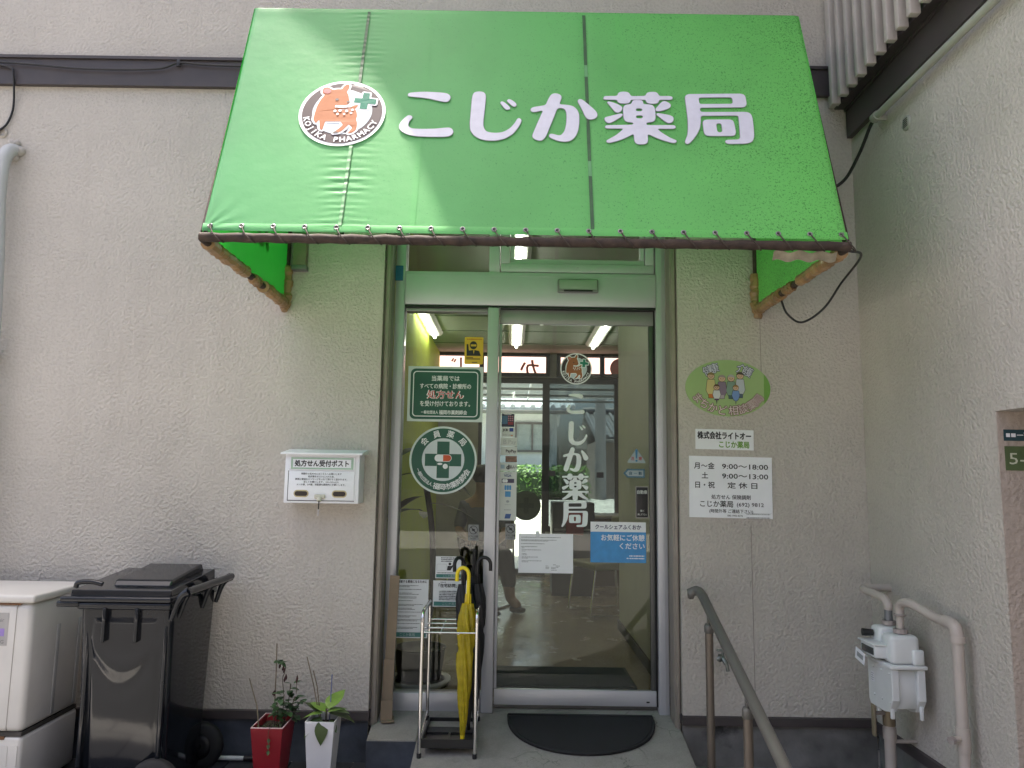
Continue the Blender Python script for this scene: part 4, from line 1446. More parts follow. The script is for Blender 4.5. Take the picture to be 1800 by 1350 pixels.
for q in range(26):
    x, y = rd.uniform(-.055, .04), rd.uniform(-.085, -.0)
    o = leaf_mesh(.045, .005, .2, 3).obj('grass_blade', LEAFO, rp)
    o.location = (x, y, H - .002)
    o.rotation_euler = (rd.uniform(.5, 1.4), 0, rd.uniform(0, 6.28))
MB().tube(smooth_path([(.015, -.08, .27), (.016, -.108, .292), (.012, -.114, .26), (.018, -.113, .22), (.012, -.112, .19)], 4), .0013, 5).obj('trailing_stem', STEM, rp)
for z in (.25, .225, .20):
    put_leaf(rp, sl, (.015, -.114, z), -1.3, rd.uniform(-.6, .6), .5)

wp = pot('white_planter', 'square white planter holding a plant with big glossy leaves', -.843, -.335, .308, .048, .052, .067, .075, WHTP, mat('rim_white', (.7, .7, .7), .5))
H = .28
for pts, m in (([(-.02, .02, H), (-.06, .03, .44), (-.103, .05, .565)], TWIG), ([(-.015, .02, H), (-.045, .03, .44), (-.068, .04, .505)], TWIG), ([(.02, .03, H), (.022, .035, .49)], mat('blue_stick', (.12, .15, .28), .5))):
    MB().tube(pts, .0026, 6).obj('stick', m, wp)
bl = leaf_mesh(.105, .052, .35, 7)
spec = [((.02, 0, .345), .75, -.35, 1.15, LEAFL), ((.01, -.01, .335), .55, .9, .95, LEAFL), ((.02, -.01, .335), .35, -1.0, .8, LEAFL), ((.0, -.01, .33), .15, 1.7, .75, LEAFL),
        ((.02, 0, .33), .05, -1.6, 1.05, LEAFO), ((-.01, -.01, .315), -.35, 2.4, .9, LEAFO), ((.005, -.066, .318), -1.05, pi + .35, .85, LEAFO), ((.03, .01, .33), .4, -1.9, .8, LEAFO),
        ((-.02, .02, .32), .8, 1.3, .8, LEAFO), ((.03, -.01, .30), -.3, -2.3, .55, LEAFO), ((.0, -.01, .31), .0, 2.0, .7, LEAFG)]
for loc, rx, rz, s, m in spec:
    o = leaf_mesh(.118, .07, .4, 7).obj('leaf', m, wp)
    o.location = loc
    o.rotation_euler = (rx, 0, rz)
    o.scale = (s, s, s)
MB().tube([(.01, 0, .27), (.012, -.005, .35)], .004, 6).obj('stem', STEM, wp)
sc = tag(MB().lathe([(0, 0), (.04, 0), (.05, .014), (.047, .014), (.04, .004)], 24, Matrix.Translation((-.73, -.27, .0135))).obj('saucer', mat('saucer_cream', (.5, .47, .38), .5)), 'small cream saucer lying beside the white planter', 'saucer')
fp_ = thing('floor_pipe', 'short white and black pipe lying at the foot of the wall behind the bin', 'pipe', (-1.35, -.035, .03))
MB().tube([(-.12, 0, 0), (.05, 0, 0)], .011, 10).obj('white_length', mat('pvc_white', (.7, .72, .72), .4), fp_)
MB().tube([(.05, 0, 0), (.2, 0, 0)], .0125, 10).obj('black_length', BLACKP, fp_)

# cardboard leaning in the left jamb
CB = mat('cardboard', (.24, .185, .125), .85, var=.12, vs_=12)
cbd = thing('cardboard_sheet', 'folded cardboard sheets leaning in the left corner of the doorway', 'cardboard', (-.645, .10, .19))
for k, (w_, h_, a) in enumerate(((.05, .72, .03), (.055, .30, .02), (.06, .10, .0))):
    MB().box(0, w_, -.03 - .012 * k, -.025 - .012 * k, .0, h_, Matrix.Rotation(a, 4, 'Y')).obj('sheet', CB, cbd)
MB().box(-.002, .062, -.085, -.0, .0, .006, Matrix.Rotation(.15, 4, 'Z')).obj('sheet', CB, cbd)

# ---------------------------------------------------------------- umbrella stand and umbrellas
us = thing('umbrella_stand', 'chrome umbrella stand with wire grid and black drip tray by the door', 'umbrella stand', (-.28, -.09, 0))
xl, yf, yb = .13, -.165, .165
for s in (-1, 1):
    x = s * xl
    pts = [(x, yf, .124)] + [(x, yf, .72)] + [Vector((x, yf + .035 - .035 * cos(a), .745 + .04 * sin(a))) for a in (.2, .6, 1.0, 1.4)] + [Vector((x, yb - .035 + .035 * sin(a), .752 + .035 * cos(a))) for a in (.2, .6, 1.0, 1.4)] + [(x, yb, .72), (x, yb, .19)]
    MB().tube(pts, .0085, 10).obj('side_frame', CHROME, us)
    for (y, z) in ((yf, .122), (yb, .188)):
        MB().tube([(x, y, z), (x, y, z + .022)], .0105, 10).obj('foot', BLACKR, us)
    MB().tube([(x, yf, .20), (x, yb, .235)], .004, 8).obj('side_rail', CHROME, us)
for y in (yf, yf + .11, yf + .22, yb):
    MB().tube([(-xl, y, .69), (xl, y, .69)], .0045, 8).obj('grid_wire', CHROME, us)
for x in (-.045, .042):
    MB().tube([(x, yf, .686), (x, yb, .686)], .004, 8).obj('grid_wire', CHROME, us)
ty = MB()
ty.box(-.118, .118, yf + .01, yb - .01, .172, .177)
for (a, b_, c_, d_) in ((-.122, .122, yf + .004, yf + .012), (-.122, .122, yb - .012, yb - .004), (-.122, -.114, yf + .0125, yb - .0125), (.114, .122, yf + .0125, yb - .0125)):
    ty.box(a, b_, c_, d_, .165, .205)
ty.box(-.113, .113, -.004, .004, .177, .186)
ty.box(-.005, .005, yf + .013, -.0045, .177, .186)
ty.obj('drip_tray', BLACKP, us)
YEL = mat('yellow_plastic', (.80, .62, .01), .3, var=.03)
YV = vinyl('yellow_vinyl', (.62, .50, .03), .35, .22)


def umbrella(name, label, tip, top, rad, cm, hm, hook, frill=1.0, z_open=.55, ferrule=True):
    o = thing(name, label, 'umbrella', tip, 'umbrellas in the stand')
    d = Vector(top) - Vector(tip)
    Lu = d.length
    q = d.to_track_quat('Z', 'Y')
    o.rotation_euler = q.to_euler()
    MB().tube([(0, 0, .03), (0, 0, Lu - .07)], .005, 8).obj('shaft', CHROME, o)
    b = MB()

    def body(a, t):
        z = .035 + t * (z_open * Lu * 1.42)
        th = 2 * pi * a
        r = rad * (.22 + .78 * sin(min(1, t * 1.05) * pi * .62)) * (1 if t < .9 else 1 - (t - .9) * 3.0)
        tw = th + t * 2.2
        r *= 1 + frill * (.16 * sin(tw * 8) + .10 * sin(tw * 5 + t * 9) + .05 * sin(17 * t + tw * 3))
        if .62 < t < .68:
            r *= .86
        return (r * cos(th), r * sin(th), z)
    b.grid(body, 48, 44).obj('canopy', cm, o)
    if ferrule:
        MB().lathe([(0, 0), (.0085, 0), (.0105, .045), (.008, .05), (0, .05)], 12).obj('ferrule', hm, o)
    hx = -hook
    R_ = .034
    pts = [(0, 0, Lu - .19), (0, 0, Lu - R_ - .02)] + [(hx * (R_ - R_ * cos(a)), 0, Lu - R_ - .02 + R_ * 1.1 * sin(a)) for a in [pi * k / 12 for k in range(1, 13)]] + [(hx * 2 * R_, 0, Lu - R_ - .05)]
    MB().tube(pts, .0095, 10).obj('handle', hm, o)
    zr = .035 + z_open * Lu * 1.42
    for k in range(8):
        a = 2 * pi * k / 8
        MB().tube([(.013 * cos(a), .013 * sin(a), zr + .045), (.016 * cos(a), .016 * sin(a), zr - .03)], .0022, 5).obj('rib_tip', hm, o)
    return o


yu = umbrella('yellow_umbrella', 'folded clear yellow umbrella with a yellow hooked handle in the stand', (-.212, -.215, .165), (-.196, -.185, 1.0), .037, YV, YEL, -1, 1.15, .52)
MB().grid(lambda a, c: (-.03 - .045 * sin(pi * c) * a, -.02 + .03 * a, .50 + .12 * c + .03 * a), 8, 10).obj('loose_panel', vinyl('pale_vinyl', (.55, .55, .22), .3, .5), yu)
MB().rbox(.008, .0105, -.006, .006, .66, .76, .0005).obj('price_tag', WHITE, yu)
BU = mat('black_umbrella_cloth', (.010, .010, .012), .55, var=.3, bmp=.3, bs=80)
BH = mat('black_handle', (.010, .010, .011), .3)
u2 = umbrella('black_umbrella', 'folded black umbrella with hooked handle and white tag behind the yellow one', (-.19, -.06, .188), (-.235, -.02, 1.035), .045, BU, BH, -1, .6)
MB().rbox(-.0105, .0105, -.0115, -.0095, .63, .70, .0005).obj('tag', WHITE, u2)
umbrella('black_umbrella', 'folded black umbrella whose hook points right beside the door frame', (-.165, .0, .195), (-.165, .03, 1.03), .043, BU, BH, 1, .6)
umbrella('black_umbrella', 'slim black umbrella standing hidden behind the other two handles', (-.195, .06, .20), (-.185, .09, 1.06), .03, BU, BH, .01, .5)

# ---------------------------------------------------------------- doormat on the sloping step
dm = thing('doormat', 'black half round rubber doormat on the concrete step', 'doormat', (.378, .122, .2005))
dm.rotation_euler = (math.atan(.2), 0, 0)
out = [(-.378 * cos(t), -.355 * sin(t) ** .8 - .0) for t in [pi * k / 40 for k in range(41)]]
out = [(x * (1.0), y) for x, y in out]
MB().prism(out, 2, .001, .009).obj('base', BLACKR, dm)
rimp = [(x * .985, y * .985 - .003, .0105) for x, y in out]
MB().tube(rimp, .006, 8, closed=True).obj('rim', BLACKR, dm)
ins = [(x * .93, y * .93 - .014) for x, y in out]
MB().prism(ins, 2, .009, .0115).obj('pile', mat('mat_pile', (.017, .017, .018), .95, var=.4, vs_=14, bmp=1.0, bs=300), dm)

# ---------------------------------------------------------------- handrail
RAIL = mat('rail_bronze', (.16, .152, .135), .42, .25, var=.08, vs_=8)
POST = mat('post_bronze', (.17, .14, .11), .4, .35, var=.08, vs_=8)
hr = thing('handrail', 'bronze handrail on two posts sloping down beside the entrance step', 'handrail', (0, 0, 0))
SL = (.46 - .867) / (-1.211 + .14)


def rail_z(y):
    return .867 + .38 * (y + .14)


pth = [(.905, -.085, .862), (.915, -.088, .868), (.932, -.098, .878), (.946, -.12, .878), (.954, -.16, .862)] + [(.955, y, rail_z(y)) for y in (-.22, -.6, -1.0, -1.5, -2.0)]
MB().tube(smooth_path(pth, 5), .0235, 16).obj('rail', RAIL, hr)
MB().lathe([(0, -.004), (.022, -.003), (.0262, .002), (.0262, .02), (.0235, .022)], 18, Matrix.Translation((.903, -.085, .861)) @ Matrix.Rotation(pi / 2, 4, 'Y')).obj('end_cap', RAIL, hr)
for y in (-.275, -.835, -1.6):
    zt = rail_z(y) - .075
    MB().tube([(.952, y, -.02), (.952, y, zt)], .019, 14).obj('post', POST, hr)
    MB().lathe([(.0195, 0), (.0225, .002), (.0225, .03), (.018, .042), (0, .045)], 16, Matrix.Translation((.952, y, zt - .03))).obj('post_cap', RAIL, hr)
    MB().rbox(.944, .952, y - .012, y + .012, zt - .01, rail_z(y) - .012, .003).obj('bracket', RAIL, hr)
    MB().rbox(.955, .962, y - .012, y + .012, zt - .005, rail_z(y) - .012, .003).obj('bracket', RAIL, hr)

# ---------------------------------------------------------------- garden tap
FAU = mat('tap_metal', (.24, .26, .24), .4, .8, var=.3, vs_=30)
fa = thing('garden_tap', 'small dull metal tap on the wall behind the handrail', 'tap', (1.075, 0, .545))
MB().tube([(0, .0, 0), (0, -.055, 0)], .009, 10).obj('stub', FAU, fa)
MB().tube(smooth_path([(-.002, -.05, .012), (0, -.07, 0), (.012, -.085, -.025), (.016, -.088, -.055)], 5), [.012] * 10 + [.009] * 6, 10).obj('spout', FAU, fa)
MB().tube([(0, -.06, .01), (0, -.06, .035)], .007, 8).obj('spindle', FAU, fa)
MB().rbox(-.03, .03, -.068, -.052, .034, .044, .004).obj('handle', FAU, fa)
MB().lathe([(0, .006), (.014, .004), (.016, 0)], 14, Matrix.Translation((-.018, -.07, .0)) @ Matrix.Rotation(pi / 2, 4, 'X')).obj('escutcheon', FAU, fa)

# ---------------------------------------------------------------- gas meter and pipes
MW = mat('meter_white', (.72, .74, .73), .4, var=.05, dirt=((.35, .35, .33), .75, 8))
gm = thing('gas_meter', 'white gas meter with dial window hanging on the side wall', 'gas meter', (1.735, -.47, .433))
gm.scale = (1, 1, .87)
# frame: local x towards the right wall, y along the wall
lo = MB()
lo.prism([(-.108, .075), (-.075, .012), (-.03, 0), (.095, .0), (.108, .02), (.108, .225), (-.108, .225)], 0, -.078, -.045)
lo.prism([(-.108, .075), (-.075, .012), (-.03, 0), (.095, .0), (.108, .02), (.108, .225), (-.108, .225)], 0, .035, .07)
lo.rbox(-.05, .04, -.09, .09, .03, .222, .006)
lo.obj('lower_case', MW, gm, .006)
MB().rbox(-.085, .078, -.116, .114, .225, .243, .004).obj('flange', MW, gm)
up_ = MB()
up_.rbox(-.068, .06, -.098, .0, .243, .385, .022, 3)
up_.rbox(-.068, .06, .005, .098, .243, .405, .022, 3)
up_.obj('upper_case', MW, gm)
MB().rbox(.02, .07, -.112, -.09, .243, .32, .01, 2).obj('side_boss', MW, gm)
dw = MB().rbox(-.118, -.06, -.055, .085, .262, .325, .006).obj('dial_housing', MW, gm)
MB().rbox(-.121, -.117, -.04, .07, .275, .31, .002).obj('dial_window', mat('dial_glass', (.05, .055, .055), .15), dw)
MB().rbox(-.128, -.058, -.06, .09, .325, .332, .002).obj('hood', MW, dw)
MB().tube([(-.07, .06, .365), (-.115, .07, .365)], [.016, .02], 10).obj('reset_knob', BLACKP, gm)
tagc = MB().box(-.15, -.149, .03, .12, .215, .275, Matrix.Rotation(.2, 4, 'X')).obj('hanging_tag', WHITE, gm)
MB().box(-.1515, -.1505, .045, .1, .235, .258, Matrix.Rotation(.2, 4, 'X')).obj('tag_print', GREY, tagc)
Flat().rect(0, .03, 0, .05).on(lambda a, b: (-.0795, .075 - a, .12 + b), 'sticker', WHITE, gm)
stk = Flat()
for k in range(4):
    stk.bars(.003, .027, .008 + k * .011, .006, k)
stk.on(lambda a, b: (-.0800, .075 - a, .12 + b), 'sticker_print', GREY, gm)
for y in (-.09, -.02, .05):
    for z in (.06, .2):
        MB().lathe([(0, .003), (.005, .002), (.006, 0)], 8, Matrix.Translation((-.0785, y, z)) @ Matrix.Rotation(-pi / 2, 4, 'Y')).obj('bolt', MW, gm)
for y in (-.085, .03, .085):
    MB().rbox(-.074, -.058, y, y + .014, -.02, .045, .003).obj('drain_lug', MW, gm)
MB().rbox(.045, .06, -.1, -.086, -.02, .045, .003).obj('drain_lug', MW, gm)
NUT = mat('union_nut', (.38, .33, .31), .45, .2, var=.2, vs_=20)
for y, z in ((-.05, .387), (.05, .407)):
    MB().lathe([(.022, 0), (.03, .002), (.03, .022), (.022, .025)], 12, Matrix.Translation((0, y, z)), False).obj('union_nut', NUT, gm)
gp = thing('gas_pipe', 'pinkish gas pipe rising from the ground to the meter top at the corner', 'pipe', (0, 0, 0))
mx_, my1, my2 = 1.735, -.52, -.42
PIPEG = mat('pipe_pinkish_chipped', (.48, .425, .38), .5, var=.08, vs_=6, dirt=((.17, .17, .18), .70, 11))
MB().tube([(mx_, my2, .80), (mx_, my2, .86)], .017, 12).obj('inlet_nipple', mat('galvanised', (.22, .23, .24), .5, .6, var=.3), gp)
MB().tube(smooth_path([(mx_, my2, .855), (mx_, my2, .875), (mx_ - .003, my2 + .025, .898), (mx_ - .006, my2 + .07, .905), (mx_ - .01, my2 + .14, .91), (mx_ - .012, my2 + .2, .912)], 6), .019, 14).obj('inlet_bend', PIPEG, gp)
MB().tube(smooth_path([(mx_ - .014, -.235, .912), (mx_ - .008, -.205, .918), (mx_ + .03, -.195, .92), (mx_ + .13, -.19, .92)], 5), .019, 12).obj('rear_bend', PIPEG, gp)
MB().tube([(1.74, -.37, 0), (1.74, -.37, .36)], .024, 14).obj('riser', PIPEG, gp)
MB().tube([(1.74, -.37, .275), (1.74, -.37, .325)], .0285, 14).obj('coupling', PIPEG, gp)
MB().tube([(1.74, -.37, .335), (1.74, -.37, .40)], .027, 12).obj('valve_body', mat('valve_brass', (.26, .21, .14), .45, .5), gp)
MB().rbox(1.66, 1.672, -.395, -.365, .29, .47, .005).obj('valve_lever', mat('lever_khaki', (.24, .20, .13), .5), gp)
MB().tube([(1.665, -.38, .39), (1.73, -.375, .39)], .009, 8).obj('valve_stem', NUT, gp)
MB().tube([(1.74, -.37, .265), (1.862, -.37, .265)], .009, 8).obj('wall_clamp', PIPEB, gp)
go = thing('gas_outlet_pipe', 'thick pinkish pipe looping from the meter down the side wall', 'pipe', (0, 0, 0))
MB().tube([(mx_, my1, .775), (mx_, my1, .85)], .016, 12).obj('outlet_nipple', PIPEB, go)
MB().lathe([(.02, 0), (.026, .002), (.026, .008), (.02, .01)], 12, Matrix.Translation((mx_, my1, .845))).obj('ring', NUT, go)
MB().tube(smooth_path([(mx_, my1, .85), (mx_, my1 - .002, .885), (mx_ + .006, my1 - .03, .907), (mx_ + .02, my1 - .08, .905), (mx_ + .05, my1 - .17, .875), (mx_ + .06, my1 - .22, .868), (mx_ + .062, my1 - .25, .868)], 6), .0195, 14).obj('outlet_bend', PIPEB, go)
MB().tube(smooth_path([(1.797, -.755, .868), (1.798, -.79, .868), (1.799, -.825, .855), (1.80, -.835, .82), (1.80, -.835, .80)], 6), .0245, 14).obj('elbow', PIPEB, go)
MB().tube([(1.80, -.835, .0), (1.80, -.835, .81)], .0225, 16).obj('downpipe', PIPEB, go)
MB().tube([(1.80, -.835, .80), (1.80, -.835, .825)], .0285, 16).obj('elbow_socket', PIPEB, go)
MB().tube([(1.80, -.835, .385), (1.80, -.835, .475)], .0265, 16).obj('tee', PIPEB, go)
MB().tube([(1.79, -.84, .435), (1.745, -.86, .435)], .012, 10).obj('branch', PIPEB, go)
MB().tube([(1.748, -.858, .435), (1.732, -.866, .435)], .0155, 8, smooth=False).obj('plug', NUT, go)

# ---------------------------------------------------------------- person waiting inside
TROUS = mat('trousers_black', (.012, .012, .014), .8, var=.2)
SKIN = mat('skin', (.36, .22, .15), .5, var=.05)


def skinned(name, verts, edges, radii, m, parent, sub=2):
    me = bpy.data.meshes.new(name)
    me.from_pydata(verts, edges, [])
    o = bpy.data.objects.new(name, me)
    COL.objects.link(o)
    o.parent = parent
    sk = o.modifiers.new('skin', 'SKIN')
    sk.use_smooth_shade = True
    for i, r in enumerate(radii):
        rr = r if isinstance(r, tuple) else (r, r)
        me.skin_vertices[0].data[i].radius = rr
    me.skin_vertices[0].data[0].use_root = True
    ss = o.modifiers.new('sub', 'SUBSURF')
    ss.levels = sub
    ss.render_levels = sub
    me.materials.append(m)
    return o


pn = thing('person', 'person sitting inside in dark trousers and grey top with one leg forward', 'person', (-.26, 3.1, .2215))
# +y is behind the sitter's back; the sitter faces right and towards the door
V = [(0, .1, .50), (0, .11, .72), (0, .10, .95), (0, .09, 1.04), (0, .07, 1.16), (.0, .05, 1.27),
     (-.09, .06, .48), (.02, -.28, .50), (.06, -.30, .10), (.14, -.40, .05),
     (.10, .06, .48), (.22, -.24, .52), (.27, -.16, .12), (.36, -.22, .05),
     (-.17, .1, .93), (-.22, .0, .70), (-.05, -.12, .60),
     (.17, .1, .93), (.23, .0, .70), (.12, -.14, .60)]
E_ = [(0, 1), (1, 2), (2, 3), (3, 4), (4, 5), (0, 6), (6, 7), (7, 8), (8, 9), (0, 10), (10, 11), (11, 12), (12, 13), (2, 14), (14, 15), (15, 16), (2, 17), (17, 18), (18, 19)]
R = [.15, .14, .13, .055, .085, .075, .09, .07, .05, .04, .09, .07, .05, .04, .06, .045, .035, .06, .045, .035]
skinned('body', V, E_, R, SKIN, pn)
skinned('trousers', [V[0], V[6], V[7], (.055, -.30, .16), V[10], V[11], (.265, -.165, .20)], [(0, 1), (1, 2), (2, 3), (0, 4), (4, 5), (5, 6)], [.165, .105, .085, .07, .105, .085, .07], TROUS, pn)
skinned('shirt', [(0, .1, .46), V[1], V[2], V[14], V[15], V[17], V[18]], [(0, 1), (1, 2), (2, 3), (3, 4), (2, 5), (5, 6)], [.165, .155, .145, .075, .06, .075, .06], mat('shirt_grey', (.14, .14, .17), .8), pn)
for (a, b_) in (((.06, -.29, .035), (.17, -.43, .03)), ((.27, -.15, .035), (.40, -.245, .03))):
    skinned('sandal', [a, tuple((Vector(a) + Vector(b_)) / 2), b_], [(0, 1), (1, 2)], [(.05, .035), (.055, .032), (.045, .025)], mat('sandal_black', (.014, .012, .011), .5), pn)
MB().lathe([(.07, -.03), (.098, .0), (.102, .05), (.09, .1), (.05, .135), (0, .14)], 20, Matrix.Translation((0, .06, 1.18))).obj('hair', mat('hair_dark', (.012, .01, .009), .6), pn)

# ================================================================== SIGNS AND STICKERS
L1, L2, L3 = -.0014, -.0024, -.0034


def lay(o, t, k):
    """print layer k (1, 2, 3...) just in front of a board of thickness t"""
    return plane_y(-t - .0008 * k)


W_ = -.0006
# opening hours
t = .006
o = board('opening_hours_sign', 'white opening hours board below the name plate right of the door', 'sign', 1.1495, W_, 1.394, .432, .318, t, WHITEP, tilt=radians(.6))
for tx_, x, z, sz, bo_, wd in (('月～金', -.138, .108, .036, .018, None), ('9:00～18:00', .075, .108, .036, .018, .24), ('土', -.135, .058, .036, .018, None), ('9:00～13:00', .075, .058, .036, .018, .24),
                               ('日・祝', -.135, .009, .036, .018, None), ('定 休 日', .06, .009, .034, .018, .155), ('処方せん 保険調剤', .0, -.052, .025, .014, None), ('こじか薬局', -.075, -.088, .036, .016, None),
                               ('(692) 9812', .10, -.088, .027, .014, .14), ('(時間外等 ご連絡下さい)', .0, -.124, .021, .012, None), ('080-1902-6276', .02, -.146, .013, .01, None)):
    Flat().text(tx_, x, z, sz, bold=bo_, width=wd).on(lay(o, t, 1), 'lettering', DARK, o)
ch = Flat()
for q in ((.08, .21, -.1365, .002), (.08, .21, -.154, .002), ):
    ch.bars(q[0], q[1], q[2], .006, 3)
ch.rect(.078, .214, -.1325, -.1315).rect(.078, .214, -.1585, -.1575)
ch.on(lay(o, t, 1), 'small_print', GREY, o)

# company name plate
t = .003
o = board('name_plate', 'small white company name plate between the oval sign and opening hours', 'sign', 1.123, W_, 1.642, .306, .106, t, PAPER, tilt=radians(.8))
Flat().text('株式会社ライトオー', -.002, .02, .041, bold=.035, width=.28).on(lay(o, t, 1), 'lettering', DARK, o)
Flat().text('こじか薬局', .05, -.026, .038, bold=.03, width=.157).on(lay(o, t, 1), 'lettering', mat('leaf_green_print', (.16, .34, .05), .5), o)

# oval family sign
t = .003
RX, RY = .226, .151
ov = [(RX * cos(2 * pi * k / 56), RY * sin(2 * pi * k / 56)) for k in range(56)]
o = board('oval_sign', 'oval pale green sign with a drawn family on the wall right of the door', 'sign', 1.146, W_, 1.915, .45, .3, t, mat('oval_green', (.33, .48, .20), .5, var=.06), ov, radians(.8))
Flat().poly([p for p in ov if p[0] > .185]).on(lay(o, t, 1), 'unfaded_edge', mat('oval_green_dark', (.17, .36, .07), .5), o)
LILAC = mat('lilac_print', (.62, .64, .74), .5)
NAVY = mat('navy_print', (.07, .07, .14), .5)
MAROON = mat('maroon_print', (.14, .02, .05), .5)
PINKW = mat('pink_white_print', (.70, .62, .58), .5)
for txt, a0, a1, m0, m1, rr, inw in (('健康   介護', 128, 52, NAVY, LILAC, .76, False), ('まちかど相談薬局', 208, 332, MAROON, PINKW, .80, True)):
    for k, (m, bo_) in enumerate(((m0, .06), (m1, .006))):
        f = Flat()
        n = len(txt)
        for i, c in enumerate(txt):
            if c == ' ':
                continue
            a = radians(a0 + (a1 - a0) * i / (n - 1))
            px, py = rr * RX * cos(a), rr * RY * sin(a)
            tang = math.atan2(RY * cos(a), -RX * sin(a)) + (pi if not inw else 0)
            tang = (tang + pi) % (2 * pi) - pi
            f.bold(text2d(c, .055), bo_ * .055, px, py, tang)
        f.on(lay(o, t, 1.5 + k * .6), 'lettering', m, o)
FS = mat('drawn_skin', (.62, .42, .28), .5)
OUT = mat('drawn_outline', (.06, .045, .05), .6)
people = [(-.098, .0, .125, (.60, .52, .22), (.55, .17, .03), (.24, .18, .06), 1.0), (-.035, -.008, .112, (.22, .17, .24), (.40, .36, .38), (.33, .27, .26), 1.0),
          (.018, -.006, .115, (.20, .32, .25), (.07, .14, .14), (.40, .40, .40), 1.0), (.07, .006, .125, (.50, .54, .60), (.07, .12, .16), (.06, .045, .035), 1.0),
          (-.066, -.04, .068, (.60, .62, .64), (.10, .05, .12), (.12, .07, .03), .8), (.044, -.04, .068, (.16, .28, .55), (.16, .28, .55), (.30, .17, .05), .8)]
for k, (x, y, h, c1, c2, c3, s) in enumerate(people):
    x, y, h, s = x * .92, y * .92 + .004, h * .86, s * .86
    b0 = 3 + (k // 4) * 3
    hr_ = .0215 * s
    top, bot = y + h * .42, y - h * .55
    mid = bot + (top - bot) * .30
    sh = [(x - .022 * s, top - .006), (x + .022 * s, top - .006), (x + .03 * s, mid + .01), (x + .018 * s, mid - .012), (x - .018 * s, mid - .012), (x - .03 * s, mid + .01)]
    leg = [(x - .015 * s, mid - .01), (x + .015 * s, mid - .01), (x + .014 * s, bot), (x + .002, bot), (x, mid - .03), (x - .002, bot), (x - .014 * s, bot)]
    Flat().put(fill2d([sh], .002)).put(fill2d([leg], .002)).ell(x, top + hr_ * .75, hr_ + .002, hr_ * .95 + .002, 20).on(lay(o, t, b0), 'figure_outline', OUT, o)
    Flat().poly(sh).on(lay(o, t, b0 + .5), 'figure_top', mat('drawn_a%d' % k, c1, .5), o)
    Flat().poly(leg).on(lay(o, t, b0 + .7), 'figure_legs', mat('drawn_b%d' % k, c2, .5), o)
    Flat().ell(x, top + hr_ * .75, hr_, hr_ * .95, 20).on(lay(o, t, b0 + 1.1), 'figure_face', FS, o)
    ha = [(x + hr_ * 1.02 * cos(a), top + hr_ * .8 + hr_ * sin(a)) for a in [pi * q / 12 for q in range(13)]] + [(x - hr_ * .5, top + hr_ * 1.1), (x + hr_ * .6, top + hr_ * 1.0)]
    Flat().poly(ha).on(lay(o, t, b0 + 1.4), 'figure_hair', mat('drawn_c%d' % k, c3, .5), o)
    Flat().ell(x - hr_ * .35, top + hr_ * .65, .0022, .0025, 8).ell(x + hr_ * .35, top + hr_ * .65, .0022, .0025, 8).rect(x - .004, x + .004, top + hr_ * .25, top + hr_ * .25 + .0015).on(lay(o, t, b0 + 1.7), 'figure_features', OUT, o)

# street number plates in the niche
NY = -1.0685
o = board('street_plate', 'dark blue street name plate in the wall niche', 'sign', 1.945, NY, 1.618, .12, .043, .002, mat('plate_blue', (.02, .06, .075), .5))
f = Flat().text('一丁目', .026, 0, .026, bold=.02)
f.bars(-.052, -.012, 0, .016, 5, 0).on(lay(o, .002, 1), 'lettering', WHITE, o)
o = board('number_plate', 'green house number plate under the blue street plate', 'sign', 1.9625, NY, 1.53, .155, .092, .002, mat('plate_green', (.085, .125, .05), .5, var=.15))
Flat().text('5-1', -.018, 0, .062, bold=.0, width=.09).on(lay(o, .002, 1), 'lettering', mat('plate_letter', (.55, .58, .45), .5), o)

# ---------------------------------------------------------------- on the glass
GY = .1972   # just in front of the fixed pane and the sliding door pane
GD = .1950
TS = .0009
BT = lambda *a, **k: board(*a, **k)
# notice
w_, h_ = .419, .309
o = BT('notice_sticker', 'square dark green notice sticker with red word on the left pane', 'sticker', -.3705, GY, 1.8835, w_, h_, TS, mat('sticker_white', (.62, .70, .68), .4))
Flat().poly(roundrect(w_ - .028, h_ - .026, .028)).on(lay(o, TS, 1), 'panel', DGREEN, o)
Flat().poly(roundrect(w_ - .056, h_ - .054, .02), roundrect(w_ - .066, h_ - .064, .017)).on(lay(o, TS, 2), 'border', WHITE, o)
for tx_, x, z, sz, bo_, wd in (('当薬局では', 0, .087, .032, .015, None), ('すべての病院・診療所の', 0, .043, .032, .015, .285), ('を受け付けております。', 0, -.055, .033, .015, .278), ('一般社団法人', -.085, -.103, .0195, .02, .095), ('福岡市薬剤師会', .045, -.103, .026, .02, .155)):
    Flat().text(tx_, x, z, sz, bold=bo_, width=wd).on(lay(o, TS, 2), 'lettering', WHITE, o)
Flat().text('処方せん', 0, -.004, .05, bold=.05, width=.205).on(lay(o, TS, 2), 'letter_outline', WHITE, o)
Flat().text('処方せん', 0, -.004, .05, bold=.008, width=.197).on(lay(o, TS, 3), 'lettering', RED, o)
